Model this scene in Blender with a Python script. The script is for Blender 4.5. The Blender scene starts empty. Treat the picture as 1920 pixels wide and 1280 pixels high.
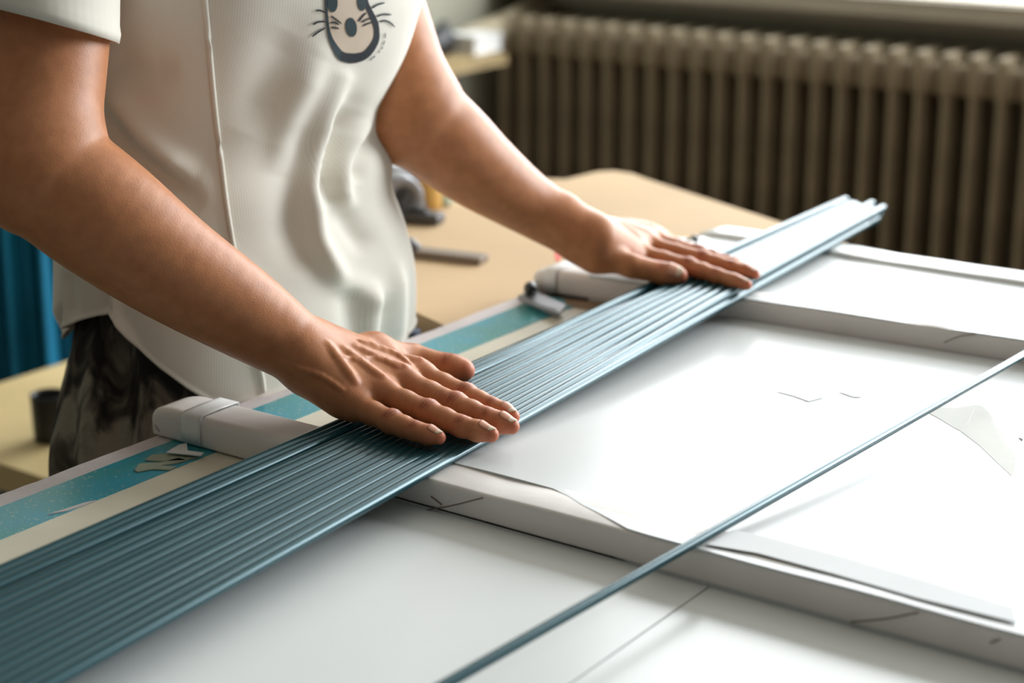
import bpy, bmesh, math, random
import numpy as np
from mathutils import Vector, Matrix
from mathutils.bvhtree import BVHTree

SC = bpy.context.scene
COL = SC.collection
R = math.radians

# ------------------------------------------------------------------ camera, world, lights, exposure
F_PX, PITCH, ZC = 3394.0, R(17.0), 1.23
cam_d = bpy.data.cameras.new('camera')
cam_d.sensor_width = 36.0
cam_d.lens = F_PX * 36.0 / 1920.0
cam_d.clip_start = 0.02
cam_d.dof.use_dof = True
cam_d.dof.focus_distance = 1.315
cam_d.dof.aperture_fstop = 4.6
cam = bpy.data.objects.new('camera', cam_d)
cam.location = (0, 0, ZC)
cam.rotation_euler = (math.pi / 2 - PITCH, 0, 0)
COL.objects.link(cam)
SC.camera = cam

AZ = R(35.3)
A3 = np.array([math.sin(AZ), math.cos(AZ), 0.0])      # along the rods, away from the viewer
B3 = np.array([math.cos(AZ), -math.sin(AZ), 0.0])     # across the table, away from the person
O3 = np.array([-.1906, 1.426, 0.0])                   # a point on the person's edge of the table
UP = np.array([0, 0, 1.0])


def T(s, t, z=0.0):
    return O3 + A3 * s + B3 * t + UP * z


world = bpy.data.worlds.new('world')
SC.world = world
world.use_nodes = True
bg = world.node_tree.nodes['Background']
bg.inputs[0].default_value = (1.0, .96, .90, 1)
bg.inputs[1].default_value = .10

la = bpy.data.lights.new('window_daylight', 'AREA')
la.shape = 'RECTANGLE'
la.size, la.size_y = 2.48, 1.78
la.energy = 126
la.color = (.93, .97, 1.0)
lo = bpy.data.objects.new('window_daylight', la)
lo.location = T(2.74, -.09, 1.72)
lo.rotation_euler = Vector(tuple(-A3 + UP * -.22)).to_track_quat('-Z', 'Y').to_euler()
COL.objects.link(lo)
lb2 = bpy.data.lights.new('window_daylight', 'AREA')
lb2.shape = 'RECTANGLE'
lb2.size, lb2.size_y = 1.25, 1.78
lb2.energy = 135
lb2.color = (.93, .97, 1.0)
lo2 = bpy.data.objects.new('window_daylight', lb2)
lo2.location = T(2.74, 1.98, 1.72)
lo2.rotation_euler = Vector(tuple(-A3 + UP * -.22)).to_track_quat('-Z', 'Y').to_euler()
COL.objects.link(lo2)

SC.view_settings.view_transform = 'Standard'
SC.view_settings.look = 'None'
SC.view_settings.gamma = 1.0
SC.view_settings.use_curve_mapping = False
SC.view_settings.exposure = 0.12
SC.cycles.use_denoising = True
SC.cycles.max_bounces = 8


# ------------------------------------------------------------------ helpers
def ray(x, y):
    u = (x - 960) / F_PX
    v = -(y - 640) / F_PX
    return np.array([u, math.cos(PITCH) + v * math.sin(PITCH), -math.sin(PITCH) + v * math.cos(PITCH)])


CAMP = np.array([0, 0, ZC])


def P(x, y, z):
    r = ray(x, y)
    return CAMP + r * ((z - ZC) / r[2])


def PD(x, y, d):
    return CAMP + ray(x, y) * d


FWD = np.array([0, math.cos(PITCH), -math.sin(PITCH)])
CUP = np.array([0, math.sin(PITCH), math.cos(PITCH)])


def proj(p):
    q = np.asarray(p) - CAMP
    d = q @ FWD
    return 960 + F_PX * q[..., 0] / d, 640 - F_PX * (q @ CUP) / d, d


def smooth_t(x, a, b):
    t = np.clip((x - a) / (b - a), 0, 1)
    return t * t * (3 - 2 * t)


def mat(name, col, rough=.6, spec=.5, noise=0.0, nscale=20.0, bump=0.0, bscale=200.0, col2=None, metal=0.0, sss=0.0, coat=0.0):
    m = bpy.data.materials.new(name)
    m.use_nodes = True
    nt = m.node_tree
    b = nt.nodes['Principled BSDF']
    b.inputs['Base Color'].default_value = (*col, 1)
    b.inputs['Roughness'].default_value = rough
    b.inputs['Specular IOR Level'].default_value = spec
    b.inputs['Metallic'].default_value = metal
    b.inputs['Coat Weight'].default_value = coat
    b.inputs['Coat Roughness'].default_value = .2
    if sss:
        b.inputs['Subsurface Weight'].default_value = sss
        b.inputs['Subsurface Radius'].default_value = (.012, .005, .003)
        b.inputs['Subsurface Scale'].default_value = 1.0
    tc = nt.nodes.new('ShaderNodeTexCoord')
    if noise or col2:
        n = nt.nodes.new('ShaderNodeTexNoise')
        n.inputs['Scale'].default_value = nscale
        n.inputs['Detail'].default_value = 5
        nt.links.new(tc.outputs['Object'], n.inputs['Vector'])
        r = nt.nodes.new('ShaderNodeValToRGB')
        r.color_ramp.elements[0].position = .3
        r.color_ramp.elements[1].position = .7
        c2 = col2 if col2 else tuple(c * (1 - noise) for c in col)
        r.color_ramp.elements[0].color = (*c2, 1)
        r.color_ramp.elements[1].color = (*col, 1)
        nt.links.new(n.outputs['Fac'], r.inputs['Fac'])
        nt.links.new(r.outputs['Color'], b.inputs['Base Color'])
    if bump:
        n2 = nt.nodes.new('ShaderNodeTexNoise')
        n2.inputs['Scale'].default_value = bscale
        n2.inputs['Detail'].default_value = 4
        nt.links.new(tc.outputs['Object'], n2.inputs['Vector'])
        bp = nt.nodes.new('ShaderNodeBump')
        bp.inputs['Strength'].default_value = bump
        bp.inputs['Distance'].default_value = .002
        nt.links.new(n2.outputs['Fac'], bp.inputs['Height'])
        nt.links.new(bp.outputs['Normal'], b.inputs['Normal'])
    return m


def mesh_obj(name, verts, faces, m, parent=None, smooth=True, mats=None, fmat=None):
    me = bpy.data.meshes.new(name)
    me.from_pydata([tuple(float(c) for c in v) for v in verts], [], [tuple(int(i) for i in f) for f in faces])
    me.update()
    for mm in (mats or [m]):
        me.materials.append(mm)
    if smooth:
        me.polygons.foreach_set('use_smooth', [True] * len(me.polygons))
    if fmat is not None:
        me.polygons.foreach_set('material_index', fmat)
    o = bpy.data.objects.new(name, me)
    COL.objects.link(o)
    if parent is not None:
        o.parent = parent
        o.matrix_parent_inverse = Matrix.Translation(-Vector(parent.location))
    return o


def link_bm(name, bm, m, parent=None, smooth=False):
    me = bpy.data.meshes.new(name)
    bmesh.ops.recalc_face_normals(bm, faces=bm.faces)
    bm.to_mesh(me)
    bm.free()
    me.materials.append(m)
    if smooth:
        me.polygons.foreach_set('use_smooth', [True] * len(me.polygons))
    o = bpy.data.objects.new(name, me)
    COL.objects.link(o)
    if parent is not None:
        o.parent = parent
        o.matrix_parent_inverse = Matrix.Translation(-Vector(parent.location))
    return o


def thing(name, label, cat, loc=(0, 0, 0), group=None):
    o = bpy.data.objects.new(name, None)
    o.empty_display_size = .05
    COL.objects.link(o)
    o.location = tuple(float(c) for c in loc)
    o['label'] = label
    o['category'] = cat
    if group:
        o['group'] = group
    return o


def tag(o, label, cat, group=None):
    o['label'] = label
    o['category'] = cat
    if group:
        o['group'] = group
    return o


def loft(rings, closed=True, caps=(False, False)):
    rings = [np.asarray(r) for r in rings]
    n = len(rings[0])
    V = np.concatenate(rings)
    F = []
    for i in range(len(rings) - 1):
        for j in range(n if closed else n - 1):
            k = (j + 1) % n
            F.append((i * n + j, i * n + k, (i + 1) * n + k, (i + 1) * n + j))
    if caps[0]:
        F.append(tuple(range(n - 1, -1, -1)))
    if caps[1]:
        b = (len(rings) - 1) * n
        F.append(tuple(range(b, b + n)))
    return V, F


def catmull(pts, n):
    pts = np.asarray(pts, float)
    q = np.vstack([2 * pts[0] - pts[1], pts, 2 * pts[-1] - pts[-2]])
    out = []
    m = len(pts) - 1
    for u in np.linspace(0, m, n):
        i = min(int(u), m - 1)
        t = u - i
        a, b, c, d = q[i], q[i + 1], q[i + 2], q[i + 3]
        out.append(.5 * (2 * b + (c - a) * t + (2 * a - 5 * b + 4 * c - d) * t * t + (3 * b - a - 3 * c + d) * t ** 3))
    return np.array(out)


def tube(pts, rad, n=10, caps=True, flat=None):
    pts = np.asarray(pts, float)
    rad = np.broadcast_to(np.asarray(rad, float), (len(pts),))
    rings = []
    ref = np.array([0, 0, 1.0])
    for i in range(len(pts)):
        d = pts[min(i + 1, len(pts) - 1)] - pts[max(i - 1, 0)]
        d /= np.linalg.norm(d)
        r = ref if abs(d @ ref) < .95 else np.array([1.0, 0, 0])
        e1 = np.cross(d, r)
        e1 /= np.linalg.norm(e1)
        e2 = np.cross(e1, d)
        fl = flat if flat else 1.0
        rings.append([pts[i] + rad[i] * (math.cos(a) * e1 + fl * math.sin(a) * e2) for a in np.linspace(0, 2 * math.pi, n, endpoint=False)])
    return loft(rings, True, (caps, caps))


def merge(*vf):
    V, F, o = [], [], 0
    for v, f in vf:
        V.append(np.asarray(v))
        F += [tuple(i + o for i in q) for q in f]
        o += len(v)
    return np.concatenate(V), F


def box_vf(c, ax, ay, az, bev=0.0):
    """box with centre c and half-axis vectors ax, ay, az, edges chamfered by bev (metres)"""
    bm = bmesh.new()
    bmesh.ops.create_cube(bm, size=2)
    M = np.array([ax, ay, az]).T
    for v in bm.verts:
        v.co = Vector(tuple(np.asarray(c) + M @ np.array(v.co)))
    if bev:
        bmesh.ops.bevel(bm, geom=list(bm.edges), offset=bev, segments=2, affect='EDGES', profile=.6)
    bm.verts.index_update()
    V = np.array([v.co[:] for v in bm.verts])
    Fc = [tuple(v.index for v in f.verts) for f in bm.faces]
    bm.free()
    return V, Fc


def tbox(s0, s1, t0, t1, z0, z1, bev=0.0):
    """box in table coordinates"""
    return box_vf(T((s0 + s1) / 2, (t0 + t1) / 2, (z0 + z1) / 2), A3 * (s1 - s0) / 2, B3 * (t1 - t0) / 2, UP * (z1 - z0) / 2, bev)


def prism(poly_top, thick):
    """closed solid from a polygon of 3-d points, extruded down"""
    n = len(poly_top)
    p = np.asarray(poly_top)
    V = np.vstack([p, p - UP * thick])
    F = [tuple(range(n)), tuple(range(2 * n - 1, n - 1, -1))] + [(i, i + n, (i + 1) % n + n, (i + 1) % n) for i in range(n)]
    return V, F


# ------------------------------------------------------------------ materials
M = {}
M['wall'] = mat('wall_paint', (.33, .32, .25), .8, noise=.12, nscale=3, bump=.1)
M['ceiling'] = mat('ceiling_paint', (.55, .53, .48), .9, noise=.06, nscale=2)
M['floor'] = mat('floor_lino', (.16, .11, .07), .55, noise=.3, nscale=6)
M['trim'] = mat('sill_paint', (.55, .50, .41), .55, noise=.15, nscale=5)
M['radiator'] = mat('radiator_paint', (.31, .25, .16), .5, noise=.35, nscale=9, bump=.15, bscale=60)
M['table_wood'] = mat('table_wood', (.17, .09, .045), .6, noise=.3, nscale=14)
M['tan'] = mat('tan_board', (.54, .385, .225), .75, spec=.2, noise=.10, nscale=7)
M['tan_edge'] = mat('tan_edge_wood', (.38, .17, .07), .5, noise=.2, nscale=20)
M['bench'] = mat('yellow_wood', (.72, .56, .28), .5, noise=.12, nscale=8)
M['margin'] = mat('pale_margin', (.66, .60, .60), .6, noise=.12, nscale=40, bump=.2)
M['cream'] = mat('cream_strip', (.82, .77, .62), .34, spec=.7, noise=.16, nscale=16, bump=.08, bscale=80)
M['paper'] = mat('white_sheet', (.82, .85, .84), .22, spec=.18, noise=.03, nscale=9, bump=.03, bscale=30)
M['film'] = mat('glossy_film', (.60, .62, .615), .25, spec=.08, noise=.03, nscale=9, bump=.02, bscale=14)
M['lip'] = mat('matt_paper', (.76, .785, .795), .6, spec=.1, noise=.04, nscale=20)
M['wrap'] = mat('wrapping_paper', (.80, .765, .73), .6, noise=.10, nscale=18, bump=.25, bscale=45)
M['tape'] = mat('translucent_tape', (.80, .81, .80), .28, noise=.05, nscale=60)
M['torn'] = mat('torn_paper', (.60, .61, .57), .6, spec=.1, noise=.06, nscale=30)
M['mark'] = mat('pencil_mark', (.16, .05, .04), .7)
M['crease'] = mat('fold_shade_paint', (.22, .17, .13), .8)  # dark tone painted as the shade where wrapping paper overlaps
M['smudge'] = mat('grey_smudge', (.12, .11, .10), .8)
M['flake'] = mat('peeled_paper', (.34, .38, .28), .7, noise=.3, nscale=60)
M['rod'] = mat('teal_lacquer', (.010, .052, .064), .25, spec=.60, noise=.12, nscale=9)
M['rod'].node_tree.nodes['Principled BSDF'].inputs['Specular Tint'].default_value = (.62, .88, .96, 1)
M['black'] = mat('black_plastic', (.012, .013, .014), .45)
M['grey'] = mat('grey_metal', (.30, .30, .32), .42, metal=.3)
M['dkgrey'] = mat('dark_steel', (.09, .085, .085), .45, metal=.2)
M['brownsteel'] = mat('worn_ruler', (.20, .155, .115), .5)
M['white'] = mat('white_card', (.75, .75, .74), .6)
M['orange'] = mat('amber_tape', (.55, .32, .08), .4)
M['glass'] = mat('pale_green_glass', (.45, .52, .42), .2)
M['blue'] = mat('blue_cloth', (.004, .24, .44), .75, noise=.35, nscale=7, bump=.3, bscale=60)
M['denim'] = mat('navy_cloth', (.02, .035, .075), .85, noise=.3, nscale=60)
M['browntape'] = mat('brown_tape', (.34, .22, .12), .35, noise=.2, nscale=30)
M['red'] = mat('red_dot', (.65, .05, .02), .5)
M['shelf'] = mat('shelf_wood', (.38, .28, .14), .6, noise=.2, nscale=20)
M['beige'] = mat('beige_cloth', (.42, .36, .25), .85, noise=.15, nscale=8)
M['hair'] = mat('dark_hair', (.02, .014, .01), .5, noise=.3, nscale=60)
M['eye'] = mat('eye_white', (.75, .73, .70), .3)
M['lips'] = mat('lips', (.45, .16, .13), .5)
M['shoe'] = mat('grey_canvas', (.10, .10, .11), .8)
M['print_dark'] = mat('dark_print_ink', (.010, .018, .026), .75, noise=.25, nscale=80)
M['print_teal'] = mat('teal_print_ink', (.018, .045, .055), .75, noise=.35, nscale=120)
M['print_beige'] = mat('beige_print_ink', (.62, .51, .40), .85, noise=.05, nscale=60)
M['nail'] = mat('nail', (.54, .25, .155), .42, spec=.3)
M['nail_tip'] = mat('nail_tip', (.62, .46, .33), .45, spec=.3)


def teal_material():
    m = mat('teal_speckled_paint', (.03, .36, .42), .28, spec=.9)
    nt = m.node_tree
    b = nt.nodes['Principled BSDF']
    tc = nt.nodes.new('ShaderNodeTexCoord')
    n = nt.nodes.new('ShaderNodeTexNoise')
    n.inputs['Scale'].default_value = 22
    r = nt.nodes.new('ShaderNodeValToRGB')
    r.color_ramp.elements[0].position = .35
    r.color_ramp.elements[1].position = .65
    r.color_ramp.elements[0].color = (.035, .30, .30, 1)
    r.color_ramp.elements[1].color = (.02, .33, .46, 1)
    v = nt.nodes.new('ShaderNodeTexVoronoi')
    v.inputs['Scale'].default_value = 300
    r2 = nt.nodes.new('ShaderNodeValToRGB')
    r2.color_ramp.elements[0].position = .18
    r2.color_ramp.elements[1].position = .32
    r2.color_ramp.elements[0].color = (1, 1, 1, 1)
    r2.color_ramp.elements[1].color = (0, 0, 0, 1)
    n3 = nt.nodes.new('ShaderNodeTexNoise')
    n3.inputs['Scale'].default_value = 120
    r3 = nt.nodes.new('ShaderNodeValToRGB')
    r3.color_ramp.elements[0].position = .42
    r3.color_ramp.elements[1].position = .55
    mu = nt.nodes.new('ShaderNodeMath')
    mu.operation = 'MULTIPLY'
    mx = nt.nodes.new('ShaderNodeMixRGB')
    mx.inputs[2].default_value = (.35, .50, .42, 1)
    for q in (n, v, n3):
        nt.links.new(tc.outputs['Object'], q.inputs['Vector'])
    nt.links.new(n.outputs['Fac'], r.inputs['Fac'])
    nt.links.new(v.outputs['Distance'], r2.inputs['Fac'])
    nt.links.new(n3.outputs['Fac'], r3.inputs['Fac'])
    nt.links.new(r2.outputs['Color'], mu.inputs[0])
    nt.links.new(r3.outputs['Color'], mu.inputs[1])
    nt.links.new(mu.outputs[0], mx.inputs[0])
    nt.links.new(r.outputs['Color'], mx.inputs[1])
    nt.links.new(mx.outputs[0], b.inputs['Base Color'])
    return m


M['teal'] = teal_material()


def trouser_material():
    m = mat('mottled_dark_cotton', (.05, .045, .04), .9, bump=.2, bscale=300)
    nt = m.node_tree
    b = nt.nodes['Principled BSDF']
    tc = nt.nodes.new('ShaderNodeTexCoord')
    mp = nt.nodes.new('ShaderNodeMapping')
    mp.inputs['Scale'].default_value = (1, 1, .35)
    n = nt.nodes.new('ShaderNodeTexNoise')
    n.inputs['Scale'].default_value = 34
    n.inputs['Detail'].default_value = 6
    n.inputs['Distortion'].default_value = .8
    r = nt.nodes.new('ShaderNodeValToRGB')
    e = r.color_ramp.elements
    e[0].position, e[0].color = .43, (.012, .011, .010, 1)
    e[1].position, e[1].color = .60, (.30, .28, .22, 1)
    k = e.new(.5)
    k.color = (.085, .075, .058, 1)
    nt.links.new(tc.outputs['Object'], mp.inputs['Vector'])
    nt.links.new(mp.outputs[0], n.inputs['Vector'])
    nt.links.new(n.outputs['Fac'], r.inputs['Fac'])
    nt.links.new(r.outputs['Color'], b.inputs['Base Color'])
    return m


M['trousers'] = trouser_material()


def shirt_material():
    m = mat('cream_knit_cotton', (.76, .73, .645), .85, spec=.25)
    nt = m.node_tree
    b = nt.nodes['Principled BSDF']
    b.inputs['Sheen Weight'].default_value = .15
    uv = nt.nodes.new('ShaderNodeUVMap')
    uv.uv_map = 'UVMap'
    w = nt.nodes.new('ShaderNodeTexWave')
    w.wave_type = 'BANDS'
    w.bands_direction = 'X'
    w.inputs['Scale'].default_value = 120
    bp = nt.nodes.new('ShaderNodeBump')
    bp.inputs['Strength'].default_value = .05
    bp.inputs['Distance'].default_value = .001
    nt.links.new(uv.outputs[0], w.inputs['Vector'])
    nt.links.new(w.outputs['Fac'], bp.inputs['Height'])
    nt.links.new(bp.outputs['Normal'], b.inputs['Normal'])
    return m


M['shirt'] = shirt_material()


def skin_material():
    m = mat('skin', (.50, .212, .094), .44, spec=.32, sss=.12)
    nt = m.node_tree
    b = nt.nodes['Principled BSDF']
    tc = nt.nodes.new('ShaderNodeTexCoord')
    at = nt.nodes.new('ShaderNodeAttribute')
    at.attribute_name = 'tint'
    n = nt.nodes.new('ShaderNodeTexNoise')
    n.inputs['Scale'].default_value = 90
    n.inputs['Detail'].default_value = 6
    r = nt.nodes.new('ShaderNodeValToRGB')
    r.color_ramp.elements[0].position = .3
    r.color_ramp.elements[1].position = .7
    r.color_ramp.elements[0].color = (.86, .82, .80, 1)
    r.color_ramp.elements[1].color = (1.06, 1.05, 1.05, 1)
    mx = nt.nodes.new('ShaderNodeMixRGB')
    mx.blend_type = 'MULTIPLY'
    mx.inputs[0].default_value = 1
    v = nt.nodes.new('ShaderNodeTexVoronoi')
    v.inputs['Scale'].default_value = 900
    n2 = nt.nodes.new('ShaderNodeTexNoise')
    n2.inputs['Scale'].default_value = 260
    n2.inputs['Detail'].default_value = 5
    ad = nt.nodes.new('ShaderNodeMath')
    bp = nt.nodes.new('ShaderNodeBump')
    bp.inputs['Strength'].default_value = .10
    bp.inputs['Distance'].default_value = .001
    for q in (n, v, n2):
        nt.links.new(tc.outputs['Object'], q.inputs['Vector'])
    nt.links.new(n.outputs['Fac'], r.inputs['Fac'])
    nt.links.new(at.outputs['Color'], mx.inputs[1])
    nt.links.new(r.outputs['Color'], mx.inputs[2])
    nt.links.new(mx.outputs[0], b.inputs['Base Color'])
    nt.links.new(v.outputs['Distance'], ad.inputs[0])
    nt.links.new(n2.outputs['Fac'], ad.inputs[1])
    nt.links.new(ad.outputs[0], bp.inputs['Height'])
    nt.links.new(bp.outputs['Normal'], b.inputs['Normal'])
    return m


M['skin'] = skin_material()

# ------------------------------------------------------------------ the room
S_WALL, T_WALL = 2.78, -1.68        # window wall and left wall in table coordinates


def struct(name, vf, m):
    o = mesh_obj(name, vf[0], vf[1], m, smooth=False)
    o['kind'] = 'structure'
    return o


struct('floor', tbox(-2.6, S_WALL + .12, T_WALL - .12, 4.7, -.06, 0), M['floor'])
struct('ceiling', tbox(-2.6, S_WALL + .12, T_WALL - .12, 4.7, 2.75, 2.85), M['ceiling'])
struct('wall_left', tbox(-2.6, S_WALL + .12, T_WALL - .12, T_WALL, 0, 2.75), M['wall'])
W0, W1, WZ0, WZ1 = -1.335, 1.15, .80, 2.64   # the window opening
struct('wall_back', merge(
    tbox(S_WALL, S_WALL + .12, T_WALL, 4.7, 0, WZ0),
    tbox(S_WALL, S_WALL + .12, T_WALL, 4.7, WZ1, 2.75),
    tbox(S_WALL, S_WALL + .12, T_WALL, W0, WZ0, WZ1),
    tbox(S_WALL, S_WALL + .12, W1, 1.32, WZ0, WZ1),
    tbox(S_WALL, S_WALL + .12, 2.65, 4.7, WZ0, WZ1)), M['wall'])
struct('window_1', merge(
    tbox(S_WALL + .05, S_WALL + .10, W0, W0 + .06, WZ0, WZ1, .004),
    tbox(S_WALL + .05, S_WALL + .10, W1 - .06, W1, WZ0, WZ1, .004),
    tbox(S_WALL + .05, S_WALL + .10, -.28, -.22, WZ0, WZ1, .004),
    tbox(S_WALL + .05, S_WALL + .10, W0, W1, WZ0, WZ0 + .06, .004),
    tbox(S_WALL + .05, S_WALL + .10, W0, W1, WZ1 - .06, WZ1, .004)), M['trim'])
struct('window_2', merge(
    tbox(S_WALL + .05, S_WALL + .10, 1.32, 1.38, WZ0, WZ1, .004),
    tbox(S_WALL + .05, S_WALL + .10, 2.59, 2.65, WZ0, WZ1, .004),
    tbox(S_WALL + .05, S_WALL + .10, 1.32, 2.65, WZ0, WZ0 + .06, .004),
    tbox(S_WALL + .05, S_WALL + .10, 1.32, 2.65, WZ1 - .06, WZ1, .004)), M['trim'])
struct('trim_1', merge(
    tbox(S_WALL - .17, S_WALL, T_WALL + .01, W1 + .1, .765, .80, .006),
    tbox(S_WALL - .035, S_WALL, T_WALL + .01, W1 + .08, .72, .765, .004)), M['trim'])

# radiator under the window ------------------------------------------------
rad = thing('radiator', 'long brown cast iron column radiator standing under the window', 'radiator', T(2.60, -.95, .0))


def radiator_section():
    """one cast section: front and rear columns, broad hubs top and bottom, in (t across, s depth, z)"""
    parts = []
    for sgn in (-1, 1):
        y = sgn * .048
        path = [(0, y, .135), (0, y * 1.06, .16), (0, y * 1.06, .30), (0, y * 1.06, .50), (0, y * 1.06, .665), (0, y * .9, .695)]
        v, f = tube(catmull(path, 14), [.009, *[.0078] * 12, .010], 10)
        parts.append((v, f))
    for z, h in ((.645, .046), (.155, .034)):
        parts.append(box_vf((0, 0, z), (.0285, 0, 0), (0, .040, 0), (0, 0, h * .72), .008))
        parts.append(box_vf((0, 0, z + (.012 if z > .4 else -.008)), (.015, 0, 0), (0, .060, 0), (0, 0, h), .010))
    parts.append(box_vf((0, 0, .40), (.010, 0, 0), (0, .043, 0), (0, 0, .25), .002))
    V, F = merge(*parts)
    return V, F


rv, rf = radiator_section()
rw = np.array([B3 * p[0] + A3 * p[1] + UP * p[2] for p in rv])
sec0 = None
for k in range(-4, 22):
    base = T(2.60, -.34 - .06 * k, 0)
    if sec0 is None:
        sec0 = mesh_obj('section', rw, rf, M['radiator'], rad)
        o = sec0
    else:
        o = sec0.copy()
        COL.objects.link(o)
    o.matrix_parent_inverse = Matrix.Identity(4)
    o.location = Vector(tuple(base)) - Vector(rad.location)
fv, ff = merge(*[tbox(2.57, 2.63, t, t + .03, 0, .14, .004) for t in (-1.59, -1.0, -.4, -.12)])
mesh_obj('foot', fv, ff, M['radiator'], rad, smooth=False)['kind'] = 'stuff'

# ------------------------------------------------------------------ work table with its strips
table = thing('work_table', 'long work table edged with a teal painted strip and a cream strip', 'table', T(0, .5, 0))
ZT = .750
mesh_obj('table_top', *tbox(-1.0, .648, 0.0, 1.15, .70, ZT - .0012, .004), M['table_wood'], table, smooth=False)
for s_, t_ in ((-.93, .06), (-.93, 1.08), (.58, .06), (.58, 1.08)):
    mesh_obj('leg', *tbox(s_ - .03, s_ + .03, t_ - .03, t_ + .03, 0, .70, .004), M['table_wood'], table, smooth=False)


def strip(name, t0, t1, s0, s1, z, m, rough0=0.0, rough1=0.0, seed=1, n=160):
    rng = np.random.RandomState(seed)
    ss = np.linspace(s0, s1, n)

    def wob(a):
        w = rng.randn(n)
        w = np.convolve(w, np.ones(5) / 5, 'same') + .35 * w
        return a * w
    w0, w1 = wob(rough0), wob(rough1)
    V, F = [], []
    for i in range(n):
        for tt, zz in ((t0 + w0[i], ZT - .0012), (t0 + w0[i], z), (t1 + w1[i], z), (t1 + w1[i], ZT - .0012)):
            V.append(T(ss[i], tt, zz))
    for i in range(n - 1):
        for j in range(3):
            F.append((i * 4 + j, i * 4 + j + 1, (i + 1) * 4 + j + 1, (i + 1) * 4 + j))
    return mesh_obj(name, V, F, m, table, smooth=False)


strip('cream_strip', .0548, .30, -.98, .60, ZT, M['cream'], 0, 0, 3)
strip('teal_strip', .0098, .0552, -.98, .345, ZT + .0004, M['teal'], .0002, .0002, 4)
strip('edge_margin', -.0080, .0100, -.98, .645, ZT + .0003, M['margin'], .0007, .0003, 5)
strip('teal_strip', .012, .056, .345, .372, ZT + .0006, M['teal'], 0, 0, 6, 12)


# peeled flakes and a scratch on the strips (thin torn paper)
def px_sheet(name, pts, z, th, m, parent, bend=0.0):
    p = [P(x, y, z) for x, y in pts]
    c = np.mean(p, axis=0)
    p = [q + UP * bend * np.linalg.norm(q - c) for q in p]
    V, F = prism(p, th)
    return mesh_obj(name, V, F, m, parent, smooth=False)


px_sheet('peeled_flake', [(252, 880), (262, 868), (300, 866), (335, 858), (352, 862), (330, 868), (300, 872), (330, 874), (318, 880), (285, 879), (258, 884)], ZT + .0014, .001, M['flake'], table)
px_sheet('peeled_flake', [(272, 862), (284, 852), (310, 850), (352, 853), (372, 856), (345, 862), (300, 864)], ZT + .0014, .001, M['flake'], table)
px_sheet('scratch', [(88, 964), (120, 954), (160, 941), (180, 937), (160, 945), (125, 957)], ZT + .0010, .0006, M['margin'], table)
px_sheet('brown_tape', [(1056, 561), (1120, 566), (1215, 572), (1190, 592), (1110, 580), (1064, 572)], ZT + .0010, .0008, M['browntape'], table)

# ------------------------------------------------------------------ flat white boards in front
b1 = mesh_obj('white_board', *tbox(-.98, -.1345, .175, .4788, ZT, ZT + .0022, .0008), M['paper'], smooth=False)
tag(b1, 'flat white board in front, lying under the near ends of the rods', 'board')
b2 = mesh_obj('white_board', *tbox(-.98, -.1345, .4815, 1.12, ZT, ZT + .0020, .0008), M['paper'], smooth=False)
tag(b2, 'flat white board in the bottom corner, butted against the board under the rods', 'board')


# ------------------------------------------------------------------ paper wrapped panels: a rail in front and a taut sheet behind it
def rail_rings(sfun, t0, t1, w, z0, z1, n, wob, seed, end_round=.02):
    rng = np.random.RandomState(seed)
    kn = [np.interp(np.linspace(0, 1, n), np.linspace(0, 1, 26), rng.randn(26)) for _ in range(4)]
    rings = []
    prof = []
    r = .0035
    for cx, cz, a0 in ((r, r, 180), (1 - r, r, 270), (1 - r, 1 - r, 0), (r, 1 - r, 90)):
        prof.append((cx, cz, a0))
    for i, t in enumerate(np.linspace(0, 1, n)):
        tt = t0 + (t1 - t0) * t
        sc = min(1.0, .82 + .18 * math.sin(min(1.0, (tt - t0) / end_round) * math.pi / 2))
        s_ = sfun(tt)
        zb = z0(tt) if callable(z0) else z0
        h = (z1 - zb) * sc
        ww = w * (.9 + .1 * sc)
        ring = []
        dz = wob * kn[0][i]
        for q, (a, b, base) in enumerate(((0, 0, 180), (1, 0, 270), (1, 1, 0), (0, 1, 90))):
            for k in range(4):
                an = R(base + k * 30)
                rr = .0075 if (a == 0 and b == 1 and tt < t0 + .17) else r
                x = (rr if a == 0 else ww - r) + rr * math.cos(an)
                z = (r if b == 0 else h - rr) + rr * math.sin(an)
                bulge = 0
                ring.append(T(s_ + x + wob * .7 * kn[1][i] * (1 if a == 0 and b == 1 else .3), tt, zb + z + (dz if b else 0)))
        rings.append(ring)
    return loft(rings, True, (True, True))


def rail2(t):
    return -.1375 + .002 * t


def rail3(t):
    return .377 + .075 * t


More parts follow.
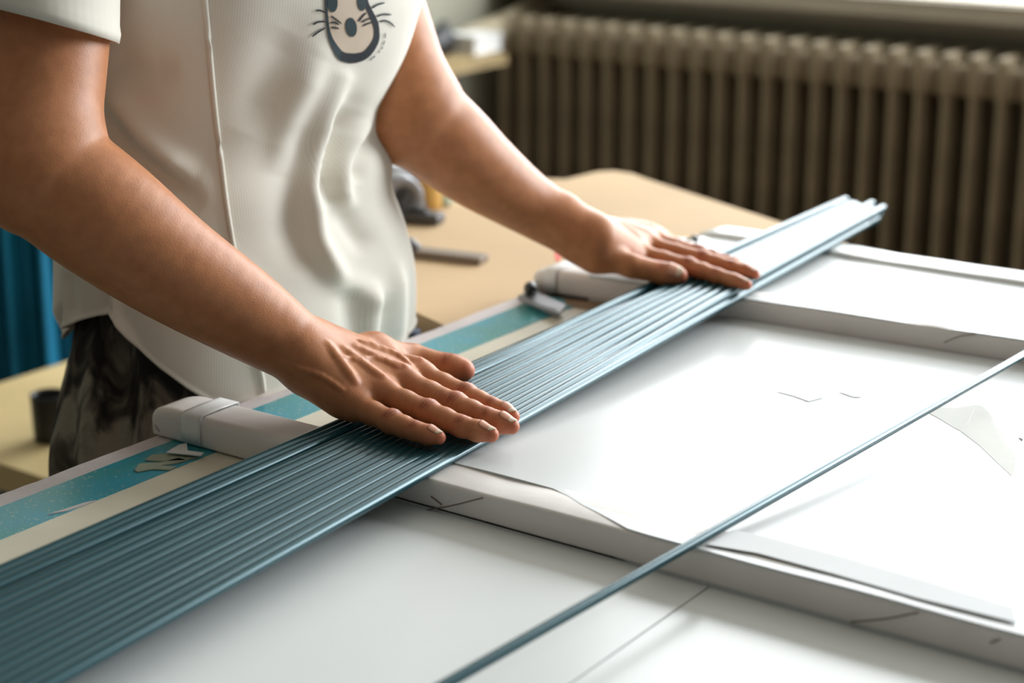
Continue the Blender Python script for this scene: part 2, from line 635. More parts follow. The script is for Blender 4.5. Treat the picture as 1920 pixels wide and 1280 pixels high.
def sheet_solid(sa, sb, za, zb, ta, tb, ns, nt_, sag, seed, z_under, tl=None, crease=0.0):
    """taut paper between s=sa(t) and s=sb(t) as a closed slab with a gently uneven top"""
    rng = np.random.RandomState(seed)
    ph = rng.rand(8) * 6
    top = []
    for i in range(ns + 1):
        u = i / ns
        for j in range(nt_ + 1):
            w = j / nt_
            t = ta + (tb - ta) * w
            s = sa(t) + (sb(t) - sa(t)) * u
            z = za + (zb - za) * u - sag * math.sin(math.pi * u) ** .8
            z += crease * math.sin(w * 17 + ph[0] + 2 * u) * math.sin(math.pi * u) * .5 + crease * .6 * math.sin(w * 41 + u * 9 + ph[1]) * math.exp(-u * 6)
            top.append(T(s, t, z))
    top = np.array(top)
    bot = top.copy()
    bot[:, 2] = z_under
    N = (ns + 1) * (nt_ + 1)
    F = []
    idx = lambda i, j: i * (nt_ + 1) + j
    for i in range(ns):
        for j in range(nt_):
            F.append((idx(i, j), idx(i, j + 1), idx(i + 1, j + 1), idx(i + 1, j)))
    for i in range(ns):
        F.append((2 * N + idx(i, 0), 2 * N + idx(i + 1, 0), N + idx(i + 1, 0), N + idx(i, 0)))
        F.append((2 * N + idx(i, nt_), N + idx(i, nt_), N + idx(i + 1, nt_), 2 * N + idx(i + 1, nt_)))
    for j in range(nt_):
        F.append((2 * N + idx(0, j), N + idx(0, j), N + idx(0, j + 1), 2 * N + idx(0, j + 1)))
        F.append((2 * N + idx(ns, j), 2 * N + idx(ns, j + 1), N + idx(ns, j + 1), N + idx(ns, j)))
    return np.vstack([top, bot, top]), F


ZR = .7752
p2 = thing('wrapped_panel', 'middle paper wrapped panel, its taped rail end beside the near hand', 'panel', T(.13, .5, ZT))
mesh_obj('rail', *rail_rings(rail2, -.0095, 1.12, .0405, lambda t: ZT + .0008 + .0034 * float(smooth_t(t, .15, .23)), ZR, 170, .0004, 7), M['wrap'], p2)
mesh_obj('sheet', *sheet_solid(lambda t: rail2(t) + .0015 + .032 * (1 - float(smooth_t(t + .004 * math.sin(t * 90), .335, .43))), lambda t: rail3(t) - .0006, ZR + .0009, ZT + .0062, .185, 1.12, 60, 60, .0024, 9, ZT + .001, crease=.0006), M['film'], p2)
p3 = thing('wrapped_panel', 'far paper wrapped panel with a raised back rim beside the far hand', 'panel', T(.5, .5, ZT))
mesh_obj('rail', *rail_rings(rail3, -.006, 1.12, .036, ZT + .0019, ZR + .0005, 170, .0004, 12), M['wrap'], p3)
mesh_obj('sheet', *sheet_solid(lambda t: rail3(t) + .0015, lambda t: .612 + .0 * t, ZR + .0014, ZR - .004, .055, 1.12, 40, 60, .0022, 19, ZT + .001, crease=.0006), M['film'], p3)
mesh_obj('back_rim', *rail_rings(lambda t: .606 + .0 * t, .048, 1.12, .038, ZT + .0019, ZR + .001, 120, .0008, 15), M['paper'], p3)


# tape over the rail ends, painted shade of paper overlaps, marks, torn pieces
def rail_tape(sf, t0, t1, w, z1, parent, tail=False):
    rings = []
    for t in np.linspace(t0, t1, 6):
        s0 = sf(t)
        ring = [T(s0 - .0010, t, ZT + .003), T(s0 - .0012, t, ZT + .012), T(s0 - .0008, t, z1 - .002), T(s0 + .003, t, z1 + .0010), T(s0 + w * .5, t, z1 + .0014), T(s0 + w + .0008, t, z1 + .0010), T(s0 + w + .0012, t, z1 - .004)]
        rings.append(ring)
    V, F = loft(rings, False)
    o = mesh_obj('tape', V, F, M['tape'], parent, smooth=True)
    md = o.modifiers.new('thickness', 'SOLIDIFY')
    md.thickness = .0006
    return o


rail_tape(rail2, .023, .043, .0405, ZR, p2)
rail_tape(rail3, .006, .020, .036, ZR, p3)
px_sheet('tape_tail', [(312, 847), (336, 833), (350, 830), (352, 844), (382, 848), (376, 853), (340, 850)], ZT + .004, .0008, M['tape'], p2)
px_sheet('smudge', [(289, 795), (294, 797), (301, 806), (300, 810), (293, 804)], 0.7665, .0004, M['smudge'], p2).location.y -= .0
c0 = rail2(.0)


def face_mark(name, pts, m, parent, sf, off, w):
    """thin line of ink or painted shade of a paper overlap on a rail's front face; pts are photograph points on that face"""
    out = []
    for x, y in pts:
        # meet the vertical plane of the face
        r = ray(x, y)
        t_guess = .3
        for _ in range(6):
            s_pl = sf(t_guess) - off
            k = (s_pl - (CAMP - O3) @ A3) / (r @ A3)
            q = CAMP + r * k
            t_guess = (q - O3) @ B3
        out.append(q)
    V, F = tube(catmull(out, 10), w, 6)
    return mesh_obj(name, V, F, m, parent)


face_mark('fold_shade', [(800, 956), (850, 947), (905, 933)], M['crease'], p2, rail2, .0002, .0005)  # thin dark line painting in the shadow of the paper overlap
face_mark('pencil_mark', [(808, 930), (818, 938), (828, 946)], M['mark'], p2, rail2, .0010, .0004)
face_mark('fold_shade', [(1595, 1166), (1660, 1160), (1722, 1148)], M['crease'], p2, rail2, .0002, .0005)  # painted shade of a paper overlap
face_mark('pencil_mark', [(1856, 1205), (1866, 1202), (1874, 1198)], M['mark'], p2, rail2, .0010, .0004)
face_mark('fold_shade', [(1770, 642), (1800, 630), (1830, 626)], M['crease'], p3, rail3, .0002, .0005)  # painted shade of a paper overlap
# loose paper lips along the middle rail's top edge
px_sheet('paper_flap', [(1376, 992), (1460, 1012), (1560, 1038), (1700, 1078), (1900, 1138), (1905, 1166), (1720, 1120), (1560, 1074), (1420, 1036), (1325, 1020)], ZR + .0017, .0005, M['lip'], p2)


def sheet2_z(s):
    u = np.clip((s + .1355) / .537, 0, 1)
    return (ZR + .0009) + (ZT + .0062 - ZR - .0009) * u - .0024 * math.sin(math.pi * u) ** .8


def on_sheet2(x, y, lift=0.0):
    z = .766
    for _ in range(6):
        q = P(x, y, z)
        z = sheet2_z((q - O3) @ A3) + lift
    return P(x, y, z)


def torn(name, pts, lift, th, m, parent, lifted=()):
    p = [on_sheet2(x, y, lift + (.004 if i in lifted else 0)) for i, (x, y) in enumerate(pts)]
    V, F = prism(p, th)
    return mesh_obj(name, V, F, m, parent, smooth=False)


torn('torn_paper', [(1742, 774), (1765, 762), (1790, 764), (1827, 758), (1818, 786), (1802, 808), (1786, 800), (1764, 786)], .0007, .0004, M['torn'], p2)
torn('torn_paper', [(1828, 758), (1842, 760), (1856, 774), (1868, 797), (1885, 826), (1905, 856), (1903, 872), (1897, 892), (1875, 872), (1838, 836), (1803, 809), (1819, 787)], .0008, .0005, M['torn'], p2)
torn('paper_crumb', [(1456, 734), (1490, 736), (1520, 742), (1544, 745), (1516, 752), (1488, 742)], .0006, .0003, M['lip'], p2)
torn('paper_crumb', [(1572, 734), (1594, 736), (1616, 744), (1600, 744)], .0006, .0003, M['lip'], p2)
torn('paper_crumb', [(1366, 684), (1378, 680), (1410, 692), (1416, 702), (1398, 706), (1372, 694)], .0006, .0003, M['paper'], p2)
torn('paper_crumb', [(1910, 820), (1918, 822), (1916, 826)], .0010, .0005, M['smudge'], p2)
px_sheet('red_dot', [(1039, 474), (1048, 471), (1053, 477), (1050, 486), (1042, 488)], ZR + .0040, .0012, M['red'], p3)

# small grey metal scraper lying at the foot of the far rail
cl = thing('metal_scraper', 'small grey metal scraper lying where the teal strip ends', 'scraper', P(1015, 570, ZT))
pv = [P(972, 553, ZT + .009), P(1000, 545, ZT + .009), P(1062, 571, ZT + .009), P(1048, 586, ZT + .009)]
mesh_obj('plate', *prism(pv, .002), M['grey'], cl, smooth=False)
lv = [P(976, 558, ZT + .006), P(1046, 588, ZT + .006)]
mesh_obj('lip', *merge(tube([lv[0], (lv[0] + lv[1]) / 2, lv[1]], .0035, 8)), M['grey'], cl)
hv = [P(985, 548, ZT + .008), P(1000, 540, ZT + .009), P(1008, 537, ZT + .010)]
mesh_obj('clip', *tube(catmull(hv, 8), [.003, .005, .006, .006, .006, .006, .005, .003], 10), M['white'], cl)
kb = thing('push_pin', 'tiny black push pin behind the grey metal scraper', 'pin', P(995, 533, ZT + .012))
mesh_obj('cap', *tube([P(995, 540, ZT), P(995, 540, ZT + .012), P(995, 540, ZT + .018), P(995, 540, ZT + .021)], [.006, .007, .006, .003], 12), M['black'], kb)

# white paper and a clip beyond the far hand
px = [(1225, 452), (1262, 444), (1312, 448), (1325, 462), (1260, 478), (1220, 470)]
o = mesh_obj('paper_sheet', *prism([P(x, y, ZT + .006) for x, y in px], .005), M['white'], smooth=False)
tag(o, 'folded bluish white paper lying beyond the far hand', 'paper')
o = mesh_obj('binder_clip', *merge(tube([P(1303, 450, ZT + .008), P(1303, 450, ZT + .018), P(1306, 449, ZT + .023)], [.006, .0055, .002], 10), box_vf(P(1305, 451, ZT + .0075), A3 * .006, B3 * .008, UP * .0015, .0006)), M['black'])
tag(o, 'small black clip at the far panel\'s corner beside the paper', 'clip')

# ------------------------------------------------------------------ the rods
NR = 17
RW, RH = .0042, .0039
rods = []
ZROD = ZR + .0041
U0, U1 = np.array([-.90, .158]), np.array([.7953, .1290])
L0, L1 = np.array([-.90, .3165]), np.array([.772, .1870])
rng = np.random.RandomState(5)
tn = np.linspace(0, 1, NR)
tn_near = np.clip(tn + np.r_[0, rng.randn(NR - 2) * .006, 0], 0, 1)
tn_far = tn.copy()
tn_far = np.where(tn > .16, .14 + .86 * tn, tn * .8)
tn_far[-2:] = [.955, 1.0]
tn_near[-2:] = [.935, 1.0]
words = ['outermost', 'second', 'third', 'fourth', 'fifth', 'sixth', 'seventh', 'eighth', 'ninth', 'tenth', 'eleventh', 'twelfth', 'thirteenth']
for i in range(NR):
    a = U0 + (L0 - U0) * tn_near[i]
    b = U1 + (L1 - U1) * tn_far[i]
    pts = []
    endj = rng.uniform(-.018, .014)
    for k in range(41):
        u = k / 40
        s = a[0] + (b[0] + endj - a[0]) * u
        w = (s - a[0]) / (b[0] - a[0])
        t = a[1] + (b[1] - a[1]) * w
        pitch = abs(L0[1] + (L1[1] - L0[1]) * w - U0[1] - (U1[1] - U0[1]) * w) / (NR - 1)
        need = max(0.0, (2 * RW) ** 2 - pitch ** 2) ** .5
        z = ZROD + (need * .93 if i % 2 else 0) * smooth_t(s, -.05, .45)
        pts.append(T(s, t, z))
    V, F = tube(pts, RW, 12, True, RH / RW)
    o = mesh_obj('rod', V, F, M['rod'])
    if i == 0:
        lb = 'teal rod on the side of the bundle nearest the person'
    elif i == NR - 1:
        lb = 'teal rod on the outer side of the bundle, farthest from the person'
    elif i <= 8:
        lb = 'teal rod, %s in the bundle counted from the person\'s side' % words[i]
    else:
        lb = 'teal rod, %s in the bundle counted from the outer side' % words[NR - 1 - i]
    tag(o, lb, 'rod', 'teal rods bundled under the hands')
ra, rb = P(840, 1280, ZROD), P(1920, 665, ZROD)
d = (rb - ra)
pts = [ra + d * k for k in np.linspace(-.30, 1.25, 30)]
o = mesh_obj('rod', *tube(pts, .0033, 12), M['rod'])
tag(o, 'single teal rod lying apart from the bundle across the white panels', 'rod')

# ------------------------------------------------------------------ implicit surfaces (for the body)
class Sdf:
    """round cones blended with a smooth minimum; evaluated block by block"""
    def __init__(self):
        self.pr = []

    def cone(self, a, b, ra, rb, k=.01, n=None, fl=1.0, sub=False):
        a, b = np.asarray(a, float), np.asarray(b, float)
        self.pr.append((a, b, ra, rb, k, None if n is None else np.asarray(n, float), fl, sub))

    def chain(self, pts, rad, k=.006, n=None, fl=1.0):
        for i in range(len(pts) - 1):
            self.cone(pts[i], pts[i + 1], rad[i], rad[i + 1], k, n, fl)

    @staticmethod
    def one(pr, p):
        a, b, ra, rb, k, n, fl, sub = pr
        ab = b - a
        L = max(ab @ ab, 1e-12)
        h = np.clip(((p - a) @ ab) / L, 0, 1)
        q = p - a - h[..., None] * ab
        d2 = np.einsum('...i,...i', q, q)
        if n is not None:
            d2 = d2 + (fl * fl - 1) * (q @ n) ** 2
        return np.sqrt(d2) - (ra + (rb - ra) * h)

    def eval(self, p, prims=None):
        d = None
        for pr in (self.pr if prims is None else prims):
            e = self.one(pr, p)
            k = pr[4]
            if d is None:
                d = e
            elif pr[7]:
                h = np.maximum(k - np.abs(d + e), 0) / k
                d = np.maximum(d, -e) + h * h * k * .25
            else:
                h = np.maximum(k - np.abs(d - e), 0) / k
                d = np.minimum(d, e) - h * h * k * .25
        return d

    def bounds(self):
        lo = np.min([np.minimum(q[0], q[1]) - max(q[2], q[3]) for q in self.pr if not q[7]], axis=0)
        hi = np.max([np.maximum(q[0], q[1]) + max(q[2], q[3]) for q in self.pr if not q[7]], axis=0)
        return lo - .01, hi + .01

    def march(self, p, d, n=60):
        p = np.asarray(p, float).copy()
        for _ in range(n):
            e = float(self.eval(p[None])[0])
            p += d * e * .8
            if abs(e) < 1e-5:
                break
        return p

    def mesh(self, h, B=16):
        lo, hi = self.bounds()
        nb = np.ceil((hi - lo) / (h * B)).astype(int)
        half = h * B * .5 * math.sqrt(3)
        gx = np.stack(np.meshgrid(*[np.arange(k) for k in nb], indexing='ij'), -1).reshape(-1, 3)
        cen = lo + (gx + .5) * h * B
        D = np.array([self.one(q, cen) for q in self.pr])
        mf = np.array([q[6] for q in self.pr])[:, None]
        pos = np.array([not q[7] for q in self.pr])
        kmax = max(q[4] for q in self.pr)
        dm = D[pos].min(0)
        act = np.abs(dm) < half * mf[pos].max() + kmax * 1.5
        loc = np.stack(np.meshgrid(*[np.arange(B + 1)] * 3, indexing='ij'), -1)
        dims = nb * B + 1
        keyf = lambda ijk: (ijk[..., 0].astype(np.int64) * dims[1] + ijk[..., 1]) * dims[2] + ijk[..., 2]
        keys, verts, edges = [], [], []
        corners = [(a, b, c) for a in (0, 1) for b in (0, 1) for c in (0, 1)]
        ce = [(i, j) for i in range(8) for j in range(i + 1, 8) if sum(abs(np.array(corners[i]) - np.array(corners[j]))) == 1]
        for bi in np.nonzero(act)[0]:
            pm = D[:, bi] < dm[bi] + 2 * half * np.maximum(mf[:, 0], 1) + 2 * kmax
            g0 = gx[bi] * B
            p = lo + (g0 + loc) * h
            d = self.eval(p, [q for q, u in zip(self.pr, pm) if u])
            if d.min() > 0 or d.max() < 0:
                continue
            c8 = np.stack([d[a:a + B, b:b + B, c:c + B] for a, b, c in corners], -1)
            s8 = c8 < 0
            mix = s8.any(-1) & ~s8.all(-1)
            ii = np.argwhere(mix)
            if len(ii):
                cv = c8[mix]
                acc = np.zeros((len(ii), 3))
                cnt = np.zeros(len(ii))
                for i, j in ce:
                    u, v = cv[:, i], cv[:, j]
                    m_ = (u < 0) != (v < 0)
                    t = np.where(m_, u / np.where(m_, u - v, 1), 0)
                    ci, cj = np.array(corners[i]), np.array(corners[j])
                    acc += np.where(m_[:, None], ci + t[:, None] * (cj - ci), 0)
                    cnt += m_
                verts.append(lo + (g0 + ii + acc / cnt[:, None]) * h)
                keys.append(keyf(g0 + ii))
            for ax in range(3):
                sl0 = [slice(0, B)] * 3
                sl1 = [slice(0, B)] * 3
                sl1[ax] = slice(1, B + 1)
                u, v = d[tuple(sl0)] < 0, d[tuple(sl1)] < 0
                e = np.argwhere(u != v)
                if len(e):
                    edges.append((ax, g0 + e, u[tuple(e.T)]))
        keys = np.concatenate(keys)
        verts = np.concatenate(verts)
        o = np.argsort(keys)
        keys, verts = keys[o], verts[o]
        F = []
        for ax, e, inside in edges:
            b, c = [(1, 2), (2, 0), (0, 1)][ax]
            q = []
            for db, dc in ((0, 0), (1, 0), (1, 1), (0, 1)):
                k = e.copy()
                k[:, b] -= db
                k[:, c] -= dc
                kk = keyf(k)
                pos_ = np.clip(np.searchsorted(keys, kk), 0, len(keys) - 1)
                q.append(np.where(keys[pos_] == kk, pos_, -1))
            q = np.array(q).T
            ok = (q >= 0).all(1)
            q = np.where(inside[:, None], q, q[:, ::-1])[ok]
            F.append(q)
        return verts, np.concatenate(F)


def unit(v):
    v = np.asarray(v, float)
    return v / np.linalg.norm(v)


# ------------------------------------------------------------------ the person
SKZ = ZROD + RH                                   # top of the rods the hands lie on
TC = {  # torso key levels: photo row, centre column, half width in px, distance
    -330: (470, 210, 1.445), -230: (470, 300, 1.455), -150: (472, 318, 1.475), -60: (474, 322, 1.495), 0: (473, 322, 1.51), 100: (452, 316, 1.535), 150: (435, 310, 1.55),
    200: (418, 300, 1.56), 240: (408, 290, 1.57), 290: (416, 306, 1.58), 325: (420, 315, 1.585), 365: (424, 299, 1.59), 430: (442, 310, 1.605),
    520: (452, 322, 1.62), 575: (452, 324, 1.625), 640: (450, 322, 1.63), 720: (449, 320, 1.635)}
tk = sorted(TC)


def torso_at(y):
    cx, hw, d = (float(np.mean([np.interp(y + o, tk, [TC[k][i] for k in tk]) for o in (-30, -20, -10, 0, 10, 20, 30)])) for i in range(3))
    c = PD(cx, y, d)
    a = hw / F_PX * d / .862
    return c, a, a * .70


pp = torso_at(640)[0]
person = thing('person', 'person in a cream short sleeved T-shirt pressing both hands flat on the teal rods', 'person', (pp[0], pp[1], 0))

# joints of the two hands: photo column, row, height above the floor (bone centre)
HR = {
    'wrist': (560, 655, .829),
    'p': [(666, 760, .7955), (735, 791, .7930), (779, 808, .7918), (836, 824, .7895)],
    'r': [(718, 739, .8000), (803, 774, .7958), (865, 799, .7930), (936, 819, .7895)],
    'm': [(758, 719, .8020), (854, 761, .7970), (914, 785, .7938), (975, 804, .7895)],
    'i': [(787, 705, .8010), (873, 743, .7958), (922, 765, .7925), (973, 786, .7895)],
    't': [(700, 664, .8070), (775, 674, .7960), (834, 689, .7905), (888, 697, .7890)],
}
HL = {
    'wrist': (1089, 438, .829),
    'p': [(1238, 451, .7960), (1290, 470, .7925), (1322, 481, .7910), (1358, 493, .7885)],
    'r': [(1226, 452, .8000), (1310, 476, .7955), (1355, 490, .7925), (1400, 503, .7890)],
    'm': [(1215, 461, .8030), (1318, 487, .7965), (1372, 502, .7930), (1426, 517, .7890)],
    'i': [(1196, 476, .8020), (1291, 500, .7960), (1344, 517, .7925), (1410, 537, .7890)],
    't': [(1120, 478, .8090), (1186, 499, .8010), (1237, 511, .7950), (1288, 519, .7925)],
}
FR = {'p': .90, 'r': .99, 'm': 1.03, 'i': 1.0, 't': 1.16}


def build_arm(H, scale, hs, elbow, shoulder, fore, side):
    S = Sdf()
    W = P(*H['wrist'])
    J = {f: [P(q[0], q[1], q[2] + .0017) for q in H[f]] for f in 'prmit'}
    # arm
    el, sh = PD(*elbow), PD(*shoulder)
    S.cone(sh, el, .0475 * scale, .0430 * scale, .02)
    fp = [el] + [PD(x, y, d) for x, y, d, r in fore] + [W]
    fr = [.0432 * scale] + [r * scale for x, y, d, r in fore] + [.0245 * scale]
    ax = unit(W - el)
    fq = catmull([np.append(a, r) for a, r in zip(fp, fr)], 22)
    S.cone(fq[0, :3], fq[1, :3], fq[0, 3], fq[1, 3], .022)
    S.chain(list(fq[1:, :3]), list(fq[1:, 3]), .0025)
    mid = fp[1]
    # palm
    n = UP
    for f, u in (('p', .5), ('r', .17), ('m', -.17), ('i', -.5)):
        lat = unit(np.cross(UP, J['m'][0] - W)) * side
        c0 = W - lat * u * .034 * scale + (J['m'][0] - W) * .10
        c0[2] = W[2] - .002
        S.cone(c0, J[f][0], .0175 * scale, .0112 * scale, .013)
    # muscle pads: little-finger side and thumb ball
    pc = W * .75 + J['p'][0] * .25
    S.cone(pc - UP * .008, W * .25 + J['p'][0] * .75 - UP * .004, .0175 * scale, .0135 * scale, .014)
    S.cone(W * .8 + J['t'][0] * .2 - UP * .006, J['t'][0], .0175 * scale, .0150 * scale, .016)
    S.cone(J['t'][0], J['i'][0] * .65 + J['t'][1] * .35 - UP * .004, .0125 * scale, .0085 * scale, .014)
    # fingers
    for f in 'prmi':
        q = J[f]
        g = FR[f] * scale * hs
        tip = q[3] - unit(q[3] - q[2]) * .0062 * g
        mids = lambda a, b, w=.5: a * (1 - w) + b * w
        pts = [q[0], mids(q[0], q[1], .5), q[1], mids(q[1], q[2]), q[2], mids(q[2], tip, .55), tip]
        rad = [r * g for r in (.0108, .0094, .0091, .0083, .0076, .0074, .0055)]
        S.chain(pts, rad, .0035)
        S.cone(q[0] + UP * .0022, q[0] + UP * .0022 + unit(q[1] - q[0]) * .004, .0098 * g, .0088 * g, .006)
        S.cone(q[1] + UP * .0005, q[1] + UP * .0005, .0090 * g, .0090 * g, .003)
    q = J['t']
    g = FR['t'] * scale * hs
    tip = q[3] - unit(q[3] - q[2]) * .0066 * g
    S.chain([q[0], q[1], q[1] * .5 + q[2] * .5, q[2], q[2] * .5 + tip * .5, tip], [r * g for r in (.0125, .0098, .0085, .0088, .0086, .0072)], .006)
    base = Sdf()
    base.pr = list(S.pr)
    # tendons over the back of the hand, veins, the wrist bone
    for f in 'prmi':
        a = W * .45 + J[f][0] * .55
        line = []
        for u in np.linspace(0, 1, 7):
            c = a * (1 - u) + J[f][0] * u
            s = base.march(c + UP * .06, -UP)
            line.append(s - UP * (.0010 + .0012 * (1 - u)))
        S.chain(line, [.0014] * 7, .0055)
    for vein in H.get('veins', []):
        line = []
        for x, y in catmull(vein, 7):
            r = unit(ray(x, y))
            s = base.march(CAMP + r * 1.05, r, 90)
            line.append(s + r * .0006)
        S.chain(line, [.0011] * 7, .003)
    ulna = unit(np.cross(UP, ax)) * side
    S.cone(W - ax * .016 + UP * .014 * scale - ulna * .010, W - ax * .016 + UP * .014 * scale - ulna * .010, .0095 * scale, .0095 * scale, .012)
    return S, J, W


HR['veins'] = [[(628, 668), (664, 674), (706, 672), (744, 688)], [(676, 640), (716, 652), (748, 668), (770, 684)], [(560, 690), (604, 706), (640, 730)]]
SR, JR, WR = build_arm(HR, 1.04, .98, (62, 305, 1.275), (98, -170, 1.31), [(186, 400, 1.285, .0430), (316, 496, 1.305, .0378), (450, 582, 1.33, .0318)], 1)
SL, JL, WL = build_arm(HL, 1.02, .90, (768, 208, 1.635), (636, -170, 1.615), [(838, 266, 1.65, .0408), (905, 322, 1.67, .0355), (1000, 388, 1.70, .0275)], -1)


def skin_detail(V, J, scale):
    """finger creases as small grooves, and natural colour: redder knuckles and finger ends"""
    N = len(V)
    tint = np.tile(np.array([.50, .212, .094]), (N, 1))
    disp = np.zeros(N)
    red = np.zeros(N)
    dark = np.zeros(N)
    for f in 'prmit':
        q = J[f]
        ks = [(q[1], 0.0017, .00070), (q[2], .0011, .00042)] if f != 't' else [(q[2], .0014, .00042)]
        for (c, sp, amp), (prev, nxt) in zip(ks, [(q[0], q[2]), (q[1], q[3])] if f != 't' else [(q[1], q[3])]):
            ax = unit(nxt - prev)
            rel = V - c
            near = (rel * rel).sum(1) < .022 ** 2
            u = rel[near] @ ax
            perp = rel[near] - u[:, None] * ax
            dors = np.clip(perp[:, 2] / (np.linalg.norm(perp, axis=1) + 1e-6), 0, 1)
            lat = perp @ unit(np.cross(ax, UP))
            g = 0
            for kk, off in enumerate((-2.6, -1.1, .3, 1.5, 2.8)):
                uu = u - off * sp + 30 * lat ** 2 * (1 if off > 0 else -1) * .6
                g = g + (.6 + .4 * (kk % 2)) * np.exp(-(uu / .00075) ** 2)
            dark[near] = np.maximum(dark[near], np.clip(g, 0, 1) * smooth_t(dors, .3, .8) * (amp / .0007) * .55)
            disp[near] -= amp * g * smooth_t(dors, .35, .8)
            disp[near] += amp * .8 * np.exp(-(u / .0045) ** 2) * smooth_t(dors, .4, .9)
            red[near] = np.maximum(red[near], .55 * np.exp(-(u / .006) ** 2) * smooth_t(dors, 0, .7))
        tipd = np.linalg.norm(V - q[3], axis=1)
        red = np.maximum(red, .95 * np.exp(-(tipd / .015) ** 2))
        md = np.linalg.norm(V - (q[0] + UP * .01), axis=1)
        red = np.maximum(red, .35 * np.exp(-(md / .009) ** 2))
        # palm side a little paler and pinker
    tint = tint * (1 - red[:, None]) + np.array([.56, .185, .10]) * red[:, None]
    tint = tint * (1 - dark[:, None] * np.array([.8, 1.0, 1.0]))
    return tint, disp


def vnormals(V, F):
    n = np.cross(V[F[:, 2]] - V[F[:, 0]], V[F[:, 3]] - V[F[:, 1]])
    N = np.zeros_like(V)
    for k in range(4):
        np.add.at(N, F[:, k], n)
    return N / (np.linalg.norm(N, axis=1)[:, None] + 1e-12)


body_parts = []
for S, J, h in ((SR, JR, .0010), (SL, JL, .0014)):
    V, Fq = S.mesh(h)
    tint, disp = skin_detail(V, J, 1)
    V = V + vnormals(V, Fq) * disp[:, None]
    body_parts.append((V, Fq, tint))

# trunk, neck, head: coarse, under the clothes or above the frame
SB = Sdf()
SB.pr = []
hip = torso_at(640)[0] - UP * .03
for y0, y1 in ((640, 400), (400, 200), (200, 0), (0, -150)):
    c0, a0, b0 = torso_at(y0)
    c1, a1, b1 = torso_at(y1)
    for s in (-1, 0, 1):
        SB.cone(c0 + A3 * s * (a0 - b0) * .9, c1 + A3 * s * (a1 - b1) * .9, b0 - .055, b1 - .055, .04)
ctop = torso_at(-150)[0]
shR, shL = PD(100, -170, 1.31), PD(636, -170, 1.615)
nb = (shR + shL) / 2 + UP * .045 + B3 * .01
SB.cone(shR, nb, .046, .058, .05)
SB.cone(shL, nb, .046, .058, .05)
FACE = unit(B3 * .85 - UP * .50 + A3 * .05)       # where the face looks: at the hands
head = nb + UP * .155 + B3 * .085
HU = unit(UP - FACE * (UP @ FACE))
HS = np.cross(HU, FACE)
SB.cone(nb - UP * .02, head - HU * .06 - FACE * .02, .056, .052, .04)
SB.cone(head + HU * .035 - FACE * .018, head + HU * .03 + FACE * .012, .078, .072, .03)
SB.cone(head + FACE * .030, head - HU * .085 + FACE * .048, .058, .030, .03)
SB.cone(head + FACE * .088 + HU * .012, head + FACE * .104 - HU * .028, .007, .0125, .012)       # nose
SB.cone(head + FACE * .080 - HU * .056 - HS * .018, head + FACE * .080 - HU * .056 + HS * .018, .0085, .0085, .008)
for s in (-1, 1):
    SB.cone(head + HS * s * .075 + HU * .022 - FACE * .005, head + HS * s * .072 - HU * .020, .014, .010, .006, HS, 2.0)
    SB.cone(head + FACE * .085 + HS * s * .031 + HU * .022, head + FACE * .085 + HS * s * .031 + HU * .022, .016, .016, .008, sub=True)
V, Fq = SB.mesh(.004)
body_parts.append((V, Fq, np.tile(np.array([.50, .212, .094]), (len(V), 1))))
off = np.cumsum([0] + [len(q[0]) for q in body_parts])
BV = np.concatenate([q[0] for q in body_parts])
BF = np.concatenate([q[1] + o for q, o in zip(body_parts, off)])
BT = np.concatenate([q[2] for q in body_parts])
me = bpy.data.meshes.new('body')
me.vertices.add(len(BV))
me.vertices.foreach_set('co', BV.astype(np.float32).ravel())
me.loops.add(BF.size)
me.loops.foreach_set('vertex_index', BF.astype(np.int32).ravel())
me.polygons.add(len(BF))
me.polygons.foreach_set('loop_start', np.arange(0, BF.size, 4, dtype=np.int32))
me.update(calc_edges=True)
me.validate()
me.polygons.foreach_set('use_smooth', np.ones(len(me.polygons), bool))
ca = me.color_attributes.new('tint', 'FLOAT_COLOR', 'POINT')
ca.data.foreach_set('color', np.hstack([BT, np.ones((len(BT), 1))]).astype(np.float32).ravel())
me.materials.append(M['skin'])
body = bpy.data.objects.new('body', me)
COL.objects.link(body)
body.parent = person
body.matrix_parent_inverse = Matrix.Translation(-Vector(person.location))


